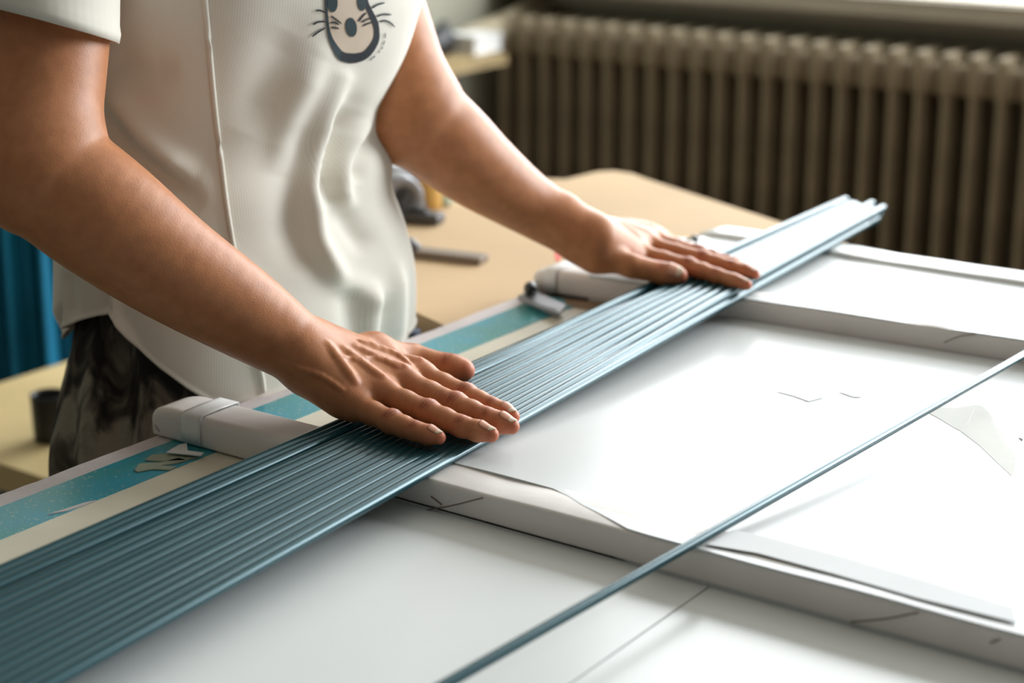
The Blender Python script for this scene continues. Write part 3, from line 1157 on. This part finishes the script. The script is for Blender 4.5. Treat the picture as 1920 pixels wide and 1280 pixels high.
# finger nails: thin curved plates lying on the finger ends
def nail(S, J, f, w, L, tilt=None):
    q = J[f]
    ax = unit(q[3] - q[2])
    dn = unit(UP - ax * (UP @ ax)) if tilt is None else unit(tilt - ax * (tilt @ ax))
    lt = np.cross(ax, dn)
    g = FR[f] * 1.04
    c = q[3] - ax * .0062 * g
    nu, nv = 9, 11
    V, F, fm = [], [], []
    grid = []
    for j in range(nv):
        v = j / (nv - 1)
        along = -L * .74 + L * v
        row = []
        for i in range(nu):
            u = i / (nu - 1) * 2 - 1
            ph = u * w * (.88 + .12 * min(1, v * 3)) * (1 - .35 * max(0, (.18 - v) / .18) ** 2)
            cc = c + ax * along
            dr = dn * math.cos(ph) + lt * math.sin(ph)
            if v < .76:
                s = S.march(cc + dr * .02, -dr)
                row.append(s + dr * .0003)
            else:
                row.append(None)
        grid.append(row)
    last = max(j for j in range(nv) if grid[j][0] is not None)
    for j in range(last + 1, nv):
        v = j / (nv - 1)
        for i in range(nu):
            st = grid[last][i] - grid[last - 2][i]
            u = i / (nu - 1) * 2 - 1
            k = (j - last)
            sh = (1 - .10 * k * abs(u) ** 2 * 3)
            cen = (grid[last][0] + grid[last][-1]) / 2
            base = grid[last][i]
            grid[j][i] = base + unit(ax * .94 - dn * .18) * L / (nv - 1) * k * sh - lt * u * .00025 * k
    for j in range(nv):
        V += grid[j]
    for j in range(nv - 1):
        for i in range(nu - 1):
            F.append((j * nu + i, j * nu + i + 1, (j + 1) * nu + i + 1, (j + 1) * nu + i))
            fm.append(1 if j >= last - 1 else 0)
    o = mesh_obj('fingernail', V, F, None, person, mats=[M['nail'], M['nail_tip']], fmat=fm)
    md = o.modifiers.new('thickness', 'SOLIDIFY')
    md.thickness = .0003
    md.offset = 0
    return o


for S, J in ((SR, JR), (SL, JL)):
    for f, w, L in (('p', .70, .0110), ('r', .72, .0128), ('m', .72, .0132), ('i', .70, .0126)):
        nail(S, J, f, w, L)
nail(SL, JL, 't', .85, .0155, unit(UP * .8 - A3 * .6))

# ------------------------------------------------------------------ T-shirt
HEM = [(60, 648), (88, 645), (100, 632), (118, 615), (150, 600), (190, 590), (212, 586), (217, 590), (224, 606), (244, 634), (272, 664), (300, 690), (350, 728), (398, 757), (430, 762), (470, 752), (530, 733), (600, 705), (700, 668), (760, 650), (800, 640), (2000, 640)]
hx, hy = [q[0] for q in HEM], [q[1] for q in HEM]
NT, NY = 300, 190
ty = -330
RINGY = np.concatenate([np.linspace(-330, -150, 24)[:-1], np.linspace(-150, 900, 420)])
PRE = [torso_at(y) for y in RINGY]
PC = np.array([q[0] for q in PRE])
PA = np.array([q[1] for q in PRE])
PB = np.array([q[2] for q in PRE])
FOLDS = [   # photo polylines: (points, half width px, height m) ridges (+) and hollows (-)
    ([(640, 150), (605, 230), (588, 300), (583, 370), (590, 440), (615, 490), (640, 530)], 20, .014),
    ([(660, 200), (630, 260), (612, 330), (615, 390)], 24, -.013),
    ([(690, 225), (655, 270), (640, 320), (640, 365), (665, 400)], 17, .010),
    ([(705, 250), (672, 300), (668, 345)], 15, -.008),
    ([(640, 395), (670, 440), (700, 470)], 22, -.008),
    ([(600, 480), (635, 520), (675, 540), (705, 585)], 24, .006),
    ([(655, 540), (664, 600), (672, 660)], 24, -.006),
    ([(700, 540), (695, 600), (690, 660)], 15, .008),
    ([(725, 560), (722, 620), (718, 670)], 10, -.006),
    ([(745, 500), (748, 580), (745, 660)], 12, .006),
    ([(545, 60), (500, 150), (460, 250)], 40, -.005),
    ([(600, 110), (560, 190), (535, 260), (520, 330)], 28, .008),
    ([(560, 230), (545, 320), (540, 420), (560, 520)], 34, -.004),
    ([(190, 150), (240, 220), (310, 290), (370, 330)], 26, .010),
    ([(185, 210), (240, 280), (310, 340), (380, 390)], 24, -.010),
    ([(200, 100), (260, 130), (340, 130)], 30, -.006),
    ([(420, 500), (480, 560), (520, 620)], 30, .006),
    ([(215, 540), (214, 570), (222, 602), (260, 650)], 9, .006),
    ([(200, 530), (198, 560), (196, 590)], 10, -.005),
    ([(130, 510), (136, 560), (140, 600)], 12, -.004),
]


def seg_dist(px, py, pl):
    best = np.full(px.shape, 1e9)
    pl = catmull(pl, 4 * len(pl))
    L = len(pl) - 1
    tt = np.zeros(px.shape)
    for i in range(L):
        ax_, ay_ = pl[i]
        bx_, by_ = pl[i + 1]
        dx, dy = bx_ - ax_, by_ - ay_
        t = np.clip(((px - ax_) * dx + (py - ay_) * dy) / (dx * dx + dy * dy + 1e-9), 0, 1)
        d = np.hypot(px - ax_ - t * dx, py - ay_ - t * dy)
        m_ = d < best
        best = np.where(m_, d, best)
        tt = np.where(m_, (i + t) / L, tt)
    return best, tt


thetas = np.linspace(0, 2 * math.pi, NT, endpoint=False)


def ring_pt(i, th):
    """point on ring i (fractional) at angle th: 0 = person's front"""
    c = np.array([np.interp(i, np.arange(len(PC)), PC[:, k]) for k in range(3)]).T
    a = np.interp(i, np.arange(len(PA)), PA)
    b = np.interp(i, np.arange(len(PB)), PB)
    e = 2 / 2.35
    cx = np.sign(np.cos(th)) * np.abs(np.cos(th)) ** e * b
    sy = np.sign(np.sin(th)) * np.abs(np.sin(th)) ** e * a
    return c + cx[..., None] * B3 + sy[..., None] * A3


allr = np.array([ring_pt(np.full(NT, float(i)), thetas) for i in range(len(RINGY))])   # rings x NT x 3
X, Y, Dp = proj(allr)
cen = PC.mean(0)
front = ((allr - PC[:, None, :]) @ unit(np.array([0, -1, 0.25]))) > -.02
end_i = np.zeros(NT)
for j in range(NT):
    want = np.interp(X[:, j], hx, hy)
    ok = np.nonzero(Y[:, j] > want)[0] if front[300, j] else []
    if len(ok):
        i = ok[0]
        f0 = Y[i - 1, j] - want[i - 1]
        f1 = Y[i, j] - want[i]
        end_i[j] = i - 1 + (0 - f0) / (f1 - f0 + 1e-9)
    else:
        zt = .752
        end_i[j] = np.argmin(np.abs(allr[:, j, 2] - zt))
bk = [j for j in range(NT) if not front[300, j]]
w5 = np.ones(5) / 5
grid = []
vv = np.linspace(0, 1, NY)
for v in vv:
    grid.append(ring_pt(end_i * v, thetas))
grid = np.array(grid)
X, Y, Dp = proj(grid)
cenr = np.stack([np.interp(end_i[None, :] * vv[:, None], np.arange(len(PC)), PC[:, k]) for k in range(3)], -1)
rad_d = grid - cenr
rad_d[..., 2] *= 0
rad_d /= np.linalg.norm(rad_d, axis=-1, keepdims=True) + 1e-9
vis = smooth_t((rad_d @ np.array([0, -1.0, 0])), -.35, .1)
disp = np.zeros(X.shape)
for pl, w, a in FOLDS:
    d, t = seg_dist(X, Y, pl)
    disp += a * np.exp(-(d / w) ** 2) * np.clip(np.sin(np.clip(t * .9 + .08, 0, 1) * math.pi) * 1.4, 0, 1)
rng = np.random.RandomState(2)
disp = disp * vis + .0016 * np.sin(thetas[None, :] * 7 + vv[:, None] * 5) * np.sin(vv[:, None] * 9 + thetas[None, :] * 2)
disp -= .010 * smooth_t(vv, .93, 1.0)[:, None] * (rad_d @ B3 < -.2)      # back hem tucks in
disp[-2:, :] += .0012
grid = grid + rad_d * disp[..., None]
SV, SF = loft(list(grid), True)
uvs = np.stack([np.broadcast_to(thetas[None, :] / 6.283, (NY, NT)), np.broadcast_to(vv[:, None], (NY, NT))], -1).reshape(-1, 2)


def sleeve(center, ends, sh, inner):
    """tube from the shoulder to the hem ring; ends = two half-axis vectors of the hem ring"""
    e1, e2 = ends
    rings = []
    for u in np.linspace(0, 1, 24):
        c = (sh + UP * .045) * (1 - u) + center * u
        k = (.96 + .04 * u) * min(1.0, math.sqrt(max(u, .002) / .28))
        row = []
        for a in np.linspace(0, 2 * math.pi, 64, endpoint=False):
            wv = 1 + .02 * math.sin(3 * a + 4 * u)
            row.append(c + (e1 * math.cos(a) + e2 * math.sin(a)) * k * wv)
        rings.append(row)
    rings[-2] = [p + (p - center) * .02 for p in np.array(rings[-2])]
    return loft(rings, True)


hc = PD(86, 44, 1.285)
s1 = sleeve(hc, (PD(216, 79, 1.285) - hc, unit(np.array([0, -1, .22])) * .054), shR + UP * .015, None)
hl = PD(672, -40, 1.625)
s2 = sleeve(hl, (A3 * .054, B3 * .054), shL + UP * .010, None)
yk = [shR + UP * .012, shR * .5 + nb * .5 - UP * .008, nb - UP * .020, shL * .5 + nb * .5 - UP * .008, shL + UP * .012]
s3 = tube(catmull(yk, 24), np.interp(np.linspace(0, 1, 24), [0, .5, 1], [.060, .074, .060]), 64, False)
TV, TF = merge((SV, SF), s1, s2, s3)
uvall = np.vstack([uvs, np.stack([np.tile(np.linspace(0, .12, 64), 24), np.repeat(np.linspace(0, .3, 24), 64)], -1), np.stack([np.tile(np.linspace(0, .12, 64), 24), np.repeat(np.linspace(0, .3, 24), 64)], -1), np.stack([np.tile(np.linspace(0, .12, 64), 24), np.repeat(np.linspace(0, .3, 24), 64)], -1)])
shirt = mesh_obj('t_shirt', TV, TF, M['shirt'], person)
uvl = shirt.data.uv_layers.new(name='UVMap')
li = np.zeros(len(shirt.data.loops), np.int32)
shirt.data.loops.foreach_get('vertex_index', li)
uvl.data.foreach_set('uv', uvall[li].astype(np.float32).ravel())
md = shirt.modifiers.new('cloth_thickness', 'SOLIDIFY')
md.thickness = .0018
md.offset = 1
bvh = BVHTree.FromPolygons([tuple(v) for v in TV], TF)


def on_shirt(x, y, lift=.0008):
    r = unit(ray(x, y))
    hit, nrm, idx, dist = bvh.ray_cast(Vector(tuple(CAMP)), Vector(tuple(r)))
    if hit is None:
        return None
    n_ = np.array(nrm)
    if n_ @ r > 0:
        n_ = -n_
    return np.array(hit) + n_ * lift


def shirt_ribbon(name, pts, w, m, lift=.0009, n=24, taper=True):
    pts = catmull(pts, n)
    w = np.interp(np.linspace(0, 1, n), np.linspace(0, 1, len(np.atleast_1d(w))), np.atleast_1d(w)) if np.ndim(w) else np.full(n, float(w))
    if taper:
        w = w * np.clip(np.sin(np.linspace(.12, .92, n) * math.pi) * 1.6, .35, 1)
    V, F = [], []
    for i in range(n):
        d = pts[min(i + 1, n - 1)] - pts[max(i - 1, 0)]
        nn = np.array([-d[1], d[0]]) / (np.hypot(*d) + 1e-9)
        for k in (-.5, -.17, .17, .5):
            q = on_shirt(*(pts[i] + nn * k * w[i]), lift)
            V.append(q if q is not None else V[-1])
    for i in range(n - 1):
        for k in range(3):
            F.append((i * 4 + k, i * 4 + k + 1, i * 4 + k + 5, i * 4 + k + 4))
    return V, F


def shirt_blob(cx, cy, rx, ry, rot, m, lift=.0009, n=28, nr=4):
    V, F = [on_shirt(cx, cy, lift)], []
    for k in range(1, nr + 1):
        for a in np.linspace(0, 2 * math.pi, n, endpoint=False):
            x, y = rx * math.cos(a) * k / nr, ry * math.sin(a) * k / nr
            q = on_shirt(cx + x * math.cos(rot) - y * math.sin(rot), cy + x * math.sin(rot) + y * math.cos(rot), lift)
            V.append(q if q is not None else V[-1])
    for j in range(n):
        F.append((0, 1 + j, 1 + (j + 1) % n))
    for k in range(nr - 1):
        for j in range(n):
            F.append((1 + k * n + j, 1 + (k + 1) * n + j, 1 + (k + 1) * n + (j + 1) % n, 1 + k * n + (j + 1) % n))
    return V, F


Z8 = lambda x, y: (560 + x / 8.0, y / 8.0)
outline = [(400, -380), (385, -200), (398, -60), (405, 100), (415, 250), (435, 430), (475, 580), (545, 720), (630, 830), (760, 866), (880, 856), (990, 815), (1080, 720), (1150, 590), (1160, 460), (1135, 330), (1070, 190), (1010, 60), (985, -60), (960, -200), (900, -380)]
ow = np.array([30, 30, 32, 36, 40, 42, 62, 95, 135, 150, 140, 120, 110, 95, 80, 88, 80, 70, 60, 50, 40]) / 8.0
inner = catmull([Z8(*q) for q in outline], 60)
ic = np.array(Z8(770, 330))
V, F = [on_shirt(*ic, .0005)], []
for k in range(1, 9):
    for q in inner:
        V.append(on_shirt(*(ic + (q - ic) * k / 8), .0005))
n_ = len(inner)
for j in range(n_):
    F.append((0, 1 + j, 1 + (j + 1) % n_))
for k in range(7):
    for j in range(n_):
        F.append((1 + k * n_ + j, 1 + (k + 1) * n_ + j, 1 + (k + 1) * n_ + (j + 1) % n_, 1 + k * n_ + (j + 1) % n_))
mesh_obj('printed_face', V, F, M['print_beige'], shirt).matrix_parent_inverse = Matrix.Identity(4)
V, F = shirt_ribbon('', [Z8(*q) for q in outline], ow, None, .0009, 90, False)
px_x = proj(np.array(V))[0]
fm = [1 if np.mean([px_x[i] for i in f]) < 640 else 0 for f in F]
prints = [mesh_obj('printed_outline', V, F, None, shirt, mats=[M['print_dark'], M['print_teal']], fmat=fm)]
for cx, cy, rx, ry, rot in ((497, 40, 76, 138, 0), (930, 36, 62, 122, -.1), (776, 402, 84, 144, -.12)):
    v, f = shirt_blob(*Z8(cx, cy), rx / 8, ry / 8, rot, None, .0011)
    prints.append(mesh_obj('printed_spot', v, f, M['print_teal'], shirt))
for wl in ([(240, 150), (310, 150), (390, 185)], [(200, 360), (280, 320), (390, 315)], [(190, 540), (280, 470), (390, 405)], [(470, 230), (540, 280), (630, 350)], [(460, 330), (530, 330), (590, 362)],
           [(470, 400), (530, 405), (590, 422)], [(885, 312), (940, 240), (1000, 180)], [(930, 322), (1000, 285), (1060, 265)], [(950, 377), (1010, 347), (1090, 325)], [(1080, 115), (1170, 60), (1275, 32)],
           [(1150, 240), (1250, 205), (1375, 212)], [(1190, 315), (1270, 300), (1350, 330), (1425, 398)]):
    v, f = shirt_ribbon('', [Z8(*q) for q in wl], 26 / 8, None, .0013, 14)
    prints.append(mesh_obj('printed_whisker', v, f, M['print_dark'], shirt))
for wl in ([(1285, 488), (1284, 520), (1280, 568)], [(1274, 600), (1262, 640), (1252, 672)], [(1246, 690), (1234, 712), (1222, 732)], [(1202, 752), (1192, 768), (1180, 785)], [(1134, 826), (1112, 848), (1092, 866)], [(1086, 870), (1072, 884), (1058, 898)]):
    v, f = shirt_ribbon('', [Z8(*q) for q in wl], 15 / 8, None, .0011, 8)
    prints.append(mesh_obj('printed_lettering', v, f, M['print_dark'], shirt))
sp = [on_shirt(x, y, .0004) for x, y in catmull([(378, -60), (384, 0), (393, 100), (402, 200), (415, 310), (425, 390), (440, 480), (455, 560), (474, 640), (489, 700), (494, 735)], 60)]
sp = [q for q in sp if q is not None]
prints.append(mesh_obj('seam', *tube(sp, .0023, 8), M['shirt'], shirt))
for o in prints:
    o.matrix_parent_inverse = Matrix.Identity(4)

# ------------------------------------------------------------------ trousers, shoes, hair, eyes
ST = Sdf()
wc, wa, wb = torso_at(640)
wc = wc - UP * .0
for s in (-1, 0, 1):
    ST.cone(wc + A3 * s * .062 + UP * .07, wc + A3 * s * .082 - UP * .07, .080, .108, .03)
fl = []
for s in (-1, 1):
    hp = wc + A3 * s * .086 - UP * .12 - B3 * .005
    kn = np.array([hp[0], hp[1], .44]) + B3 * .045 + A3 * s * .01
    an = np.array([hp[0], hp[1], .10]) + A3 * s * .015 - B3 * .01
    ST.chain([hp, kn, an], [.096, .080, .072], .03)
    fl.append(an)
V, Fq = ST.mesh(.0045)
Nn = vnormals(V, Fq)
ang = np.arctan2((V - wc) @ A3, (V - wc) @ B3)
dp = .006 * np.sin(ang * 11 + 3 * np.sin(V[:, 2] * 9)) * np.sin(V[:, 2] * 14 + ang * 2) + .004 * np.sin(ang * 23 + V[:, 2] * 17)
V = V + Nn * dp[:, None]
mesh_obj('trousers', V, Fq, M['trousers'], person)
for an in fl:
    SS = Sdf()
    f0 = np.array([an[0], an[1], 0])
    SS.cone(f0 + UP * .045 - B3 * .03, f0 + UP * .034 + B3 * .13, .040, .030, .03)
    SS.cone(f0 + UP * .05 - B3 * .02, f0 + UP * .11 - B3 * .01, .042, .044, .03)
    SS.cone(f0 + UP * .040 + B3 * .10 + A3 * .008, f0 + UP * .034 + B3 * .15, .036, .026, .02)
    V, Fq = SS.mesh(.004)
    V[:, 2] = np.maximum(V[:, 2], .002)
    mesh_obj('shoe', V, Fq, M['shoe'], person)
SH = Sdf()
SH.cone(head + HU * .050 - FACE * .022, head + HU * .040 - FACE * .000, .082, .078, .03)
SH.cone(head + HU * .02 - FACE * .055, head - HU * .06 - FACE * .065, .062, .040, .04)
SH.cone(head - HU * .06 - FACE * .075, head - HU * .02 - FACE * .11, .024, .030, .02)
V, Fq = SH.mesh(.004)
keep = ((V - head) @ FACE < .055)
mesh_obj('hair', V, [f for f in Fq if keep[f].all()], M['hair'], person)
for s in (-1, 1):
    SE = Sdf()
    c = head + FACE * .0655 + HS * s * .031 + HU * .022
    SE.cone(c, c, .0112, .0112, .001)
    V, Fq = SE.mesh(.0012)
    fm = [1 if np.mean((V[f] - c) @ FACE) > .0088 else 0 for f in Fq]
    mesh_obj('eye', V, Fq, None, person, mats=[M['eye'], M['black']], fmat=fm)
SE = Sdf()
for s in (-1, 1):
    SE.cone(head + FACE * .0865 - HU * .053, head + FACE * .0815 - HU * .055 + HS * s * .020, .0062, .003, .003)
V, Fq = SE.mesh(.0012)
mesh_obj('mouth', V, Fq, M['lips'], person)

# ------------------------------------------------------------------ the tan table behind, and what lies on it
ZB = .738
out = [P(x, y, ZB) for x, y in [(1480, 422), (1170, 322), (1060, 336)]]
st = lambda p: ((p - O3) @ A3, (p - O3) @ B3)
tt = thing('side_table', 'low tan board topped table behind the person, scattered with tools', 'table', T(.6, -.25, 0))
poly = [(.245, -.016), (.93, -.016), (.95, .03), (.985, -.272), (.93, -.31), (.80, -.62), (.42, -.62), (.30, -.20), (.270, -.085)]
poly = [(.2450, -.0140), (.94, -.0140), (.945, .045), (.836, .047)]
# outline in table coordinates: right edge along the work table, far edge, rounded near corner
s_r, t_r = st(out[0])
s_c, t_c = st(out[1])
s_l, t_l = st(out[2])
raw = [(.655, -.012), (.655, .33), (.757, .20), (s_r, t_r), (s_c - .02, t_c + .045), (s_c - .003, t_c + .015), (s_c - .002, t_c - .015), (s_c - .02, t_c - .03), (s_l, t_l), (s_l - .12, t_l - .25), (.48, -.60), (.42, -.60), (.318, -.18), (.300, -.120), (.282, -.075), (.270, -.045), (.262, -.026), (.258, -.012)]
pts = [T(a, b, ZB) for a, b in raw]
V, F = prism(pts, .022)
mesh_obj('table_top', V, F, M['tan'], tt, smooth=False)
pts2 = [T(np.clip(a, .30, .90), min(b, -.05) , ZB - .022) for a, b in [(.32, -.05), (.90, -.10), (.84, -.40), (.48, -.52), (.34, -.16)]]
mesh_obj('apron', *prism(pts2, .07), M['tan_edge'], tt, smooth=False)
for a, b in ((.36, -.10), (.86, -.12), (.80, -.40), (.47, -.46)):
    mesh_obj('leg', *tbox(a - .022, a + .022, b - .022, b + .022, 0, ZB - .092, .004), M['tan_edge'], tt, smooth=False)


def flat_bar(x0, y0, x1, y1, w, h, m, name, label, cat, z=ZB):
    a, b = P(x0, y0, z), P(x1, y1, z)
    d = unit(b - a)
    n_ = np.cross(UP, d)
    o = mesh_obj(name, *box_vf((a + b) / 2 + UP * (h / 2 + .0003), (b - a) / 2, n_ * w / 2, UP * h / 2, .0015), m, smooth=False)
    return tag(o, label, cat)


t1 = thing('flat_file', 'brown steel flat file lying alone on the tan table', 'file', P(840, 486, ZB))
a, b = P(735, 474, ZB), P(908, 494, ZB)
dd, nn_ = unit(b - a), np.cross(UP, unit(b - a))
mesh_obj('blade', *box_vf((a * .35 + b * .65) + UP * .0045, (b - a) * .35, nn_ * .011, UP * .004, .001), M['brownsteel'], t1, smooth=False)
mesh_obj('handle', *tube([a + UP * .009, a * .8 + b * .2 + UP * .010, a * .7 + b * .3 + UP * .007], [.008, .010, .006], 12), M['dkgrey'], t1)
t2 = thing('utility_knife', 'dark grey knife lying below the rolls on the tan table', 'knife', P(780, 415, ZB))
a, b = P(735, 412, ZB), P(828, 421, ZB)
mesh_obj('handle', *box_vf((a * .5 + b * .5) + UP * .007, (b - a) * .5, np.cross(UP, unit(b - a)) * .012, UP * .006, .003), M['dkgrey'], t2, smooth=False)
mesh_obj('slider', *box_vf((a * .45 + b * .55) + UP * .0145, unit(b - a) * .012, np.cross(UP, unit(b - a)) * .006, UP * .002, .001), M['black'], t2, smooth=False)


def roll(x, y, r, h, m, name, label, cat, tilt=None):
    c = P(x, y, ZB)
    ax = UP if tilt is None else unit(tilt)
    ri = r * .55
    base = c + UP * (.0005 if tilt is None else r)
    e1 = unit(np.cross(ax, [1.0, .3, .2]))
    e2 = np.cross(ax, e1)
    rings = []
    for rr, k in ((ri, 0), (r * .97, 0), (r, .03), (r, .97), (r * .97, 1), (ri, 1), (ri, 0)):
        rings.append([base + ax * h * k + (e1 * math.cos(q) + e2 * math.sin(q)) * rr for q in np.linspace(0, 2 * math.pi, 28, endpoint=False)])
    o = mesh_obj(name, *loft(rings, True), m)
    return tag(o, label, cat)


roll(742, 398, .026, .045, M['grey'], 'tape_roll', 'grey tape roll standing on edge nearest the shirt', 'tape', tilt=B3 * .6 - A3 * .5)
roll(768, 385, .030, .050, M['grey'], 'tape_roll', 'larger grey roll behind the knife on the tan table', 'tape')
roll(798, 388, .021, .036, M['orange'], 'tape_roll', 'amber tape roll between the grey roll and the pale green jar', 'tape')
jar = thing('jar', 'small pale green jar at the end of the row of rolls', 'jar', P(826, 380, ZB))
c = P(826, 384, ZB)
mesh_obj('glass_body', *tube([c + UP * z for z in (.001, .003, .022, .026)], [.013, .016, .016, .013], 20), M['glass'], jar)
mesh_obj('lid', *tube([c + UP * z for z in (.026, .028, .034, .035)], [.014, .0145, .0145, .013], 20), M['white'], jar)
flat_bar(722, 392, 788, 400, .05, .012, M['dkgrey'], 'steel_block', 'dark steel block under the row of rolls by the shirt', 'block')
# navy cloth hanging at the tan table's near corner
q = T(.235, -.055, 0)
pl = [q + A3 * .0 + UP * z for z in (.60, .66, .70, .735)]
rg = []
for i, p in enumerate(pl):
    rg.append([p + (B3 * math.cos(a_) * .012 * (1 + .3 * math.sin(3 * a_ + i)) + A3 * math.sin(a_) * .016) for a_ in np.linspace(0, 6.283, 20, endpoint=False)])
nv_ = mesh_obj('navy_cloth', *loft(rg, True, (True, True)), M['denim'])
tag(nv_, 'navy cloth bundled below the tan table\'s near corner beside the shirt', 'cloth')

# ------------------------------------------------------------------ low yellow bench and blue cloth at the left
bz = .46
bn = thing('bench', 'low yellow wooden bench behind the person at the left', 'bench', P(20, 800, 0.2) * np.array([1, 1, 0]))
c_far, c_near = P(150, 683, bz), P(140, 905, bz)
c_farL, c_nearL = P(-260, 800, bz), P(-260, 800, bz)
p4 = [P(170, 660, bz), P(170, 930, bz), P(-10, 872, bz), P(-330, 890, bz), P(-330, 820, bz)]
mesh_obj('seat', *prism([P(175, 662, bz), P(190, 935, bz), P(110, 905, bz), P(0, 868, bz), P(-160, 815, bz), P(-160, 768, bz)], .035), M['bench'], bn, smooth=False)
for x, y in ((150, 720), (140, 860), (-60, 790)):
    g = P(x, y, bz)
    mesh_obj('leg', *box_vf(np.array([g[0], g[1], (bz - .035) / 2]), A3 * .02, B3 * .02, UP * (bz - .035) / 2, .003), M['bench'], bn, smooth=False)
g = P(97, 824, bz)
cup = thing('black_cup', 'black cup standing on the yellow bench', 'cup', g)
cr = []
for rr, z in ((.019, .0005), (.021, .003), (.0215, .03), (.022, .056), (.0225, .060), (.020, .060), (.0195, .052), (.019, .008)):
    cr.append([g + UP * z + np.array([math.cos(a_), math.sin(a_), 0]) * rr for a_ in np.linspace(0, 6.283, 28, endpoint=False)])
mesh_obj('bowl', *loft(cr, True, (True, True)), M['black'], cup)
# blue cloth: a hanging sheet with folds on a rail
rk = thing('clothes_rail', 'steel rail behind the person carrying the blue cloth', 'rack', T(.75, -1.05, 0))
r0, r1 = PD(-260, 330, 2.6), PD(200, 335, 2.6)
mesh_obj('bar', *tube([r0, r1], .012, 12), M['grey'], rk)
for e in (r0, r1):
    mesh_obj('post', *tube([np.array([e[0], e[1], .0]), e], .012, 12), M['grey'], rk)
    mesh_obj('foot', *box_vf(np.array([e[0], e[1], .012]), A3 * .18, B3 * .02, UP * .012, .004), M['grey'], rk)
dl = unit(r1 - r0)
nl = np.cross(UP, dl)
rows = []
for v in np.linspace(0, 1, 30):
    row = []
    for u in np.linspace(0, 1, 90):
        p = r0 * (1 - u) + r1 * u * 1.0
        p = r0 + (r1 - r0) * (.05 + .8 * u)
        z = p[2] + .014 - v * .62
        fold = .026 * math.sin(u * 34 + .8 * math.sin(v * 3)) * (.3 + .7 * v) + .012 * math.sin(u * 71 + 1)
        row.append(np.array([p[0], p[1], z]) + nl * (fold - .014))
    rows.append(row)
bc = mesh_obj('blue_cloth', *loft(rows, False), M['blue'])
tag(bc, 'bright blue cloth hanging from a rail behind the person', 'cloth')
bc.modifiers.new('thickness', 'SOLIDIFY').thickness = .002

# ------------------------------------------------------------------ shelf on the left wall, with what stands on it
def on_left(x, y, off=0.0):
    r = ray(x, y)
    k = (T_WALL + off - (CAMP - O3) @ B3) / (r @ B3)
    return CAMP + r * k


sA, sB = on_left(770, 104), on_left(945, 108, .19)
zs = sB[2]
s0, s1 = (sA - O3) @ A3, (sB - O3) @ A3
sh = thing('bracket_shelf', 'small wooden bracket shelf beyond the person\'s far arm', 'shelf', T((s0 + s1) / 2, T_WALL, zs))
mesh_obj('board', *tbox(s0 - .25, s1, T_WALL + .002, T_WALL + .20, zs - .012, zs + .010, .003), M['shelf'], sh, smooth=False)
for s in (s1 - .16, s0 - .15):
    vb = [T(s, T_WALL + .002, zs - .012), T(s, T_WALL + .16, zs - .012), T(s, T_WALL + .15, zs - .03), T(s, T_WALL + .03, zs - .13), T(s, T_WALL + .002, zs - .15)]
    V = np.array([p - A3 * .012 for p in vb] + [p + A3 * .012 for p in vb])
    F = [(0, 1, 2, 3, 4), (9, 8, 7, 6, 5)] + [(i, i + 5, (i + 1) % 5 + 5, (i + 1) % 5) for i in range(5)]
    mesh_obj('bracket', V, F, M['shelf'], sh, smooth=False)


def shelf_pt(x, y, off=.10):
    q = on_left(x, y, off)
    return np.array([q[0], q[1], zs + .0105])


q = shelf_pt(882, 96, .10)
bx = thing('white_box', 'white card box on the bracket shelf', 'box', q)
mesh_obj('box', *box_vf(q + UP * .017, A3 * .052, B3 * .05, UP * .0165, .003), M['white'], bx, smooth=False)
mesh_obj('lid', *box_vf(q + UP * .036, A3 * .054, B3 * .052, UP * .004, .002), M['white'], bx, smooth=False)
q = shelf_pt(818, 84, .10)
SQ = Sdf()
SQ.cone(q + UP * .026 - A3 * .05, q + UP * .030 + A3 * .03, .026, .030, .02)
SQ.cone(q + UP * .045 + A3 * .02, q + UP * .07 + A3 * .03, .022, .012, .02)
V, F = SQ.mesh(.004)
V[:, 2] = np.maximum(V[:, 2], zs + .0105)
o = mesh_obj('black_bundle', V, F, M['black'])
tag(o, 'black cloth bundle at the white box on the bracket shelf', 'cloth')
# beige cloth swag hanging from the sill corner down behind the shelf
a0, a1, a2, a3 = on_left(1052, -14, .07), on_left(1006, 20, .07), on_left(940, 58, .07), on_left(868, 84, .06)
rings = []
for i, p in enumerate(catmull([a0, a1, a2, a3], 24)):
    rr = .050 - .018 * i / 23
    rings.append([p + (UP * math.sin(w_) * rr * (1.1 + .15 * math.sin(4 * w_ + i * .3)) + B3 * math.cos(w_) * rr * .7) for w_ in np.linspace(0, 6.283, 24, endpoint=False)])
o = mesh_obj('beige_swag', *loft(rings, True, (True, True)), M['beige'])
tag(o, 'beige cloth swag sloping along the wall above the shelf', 'cloth')
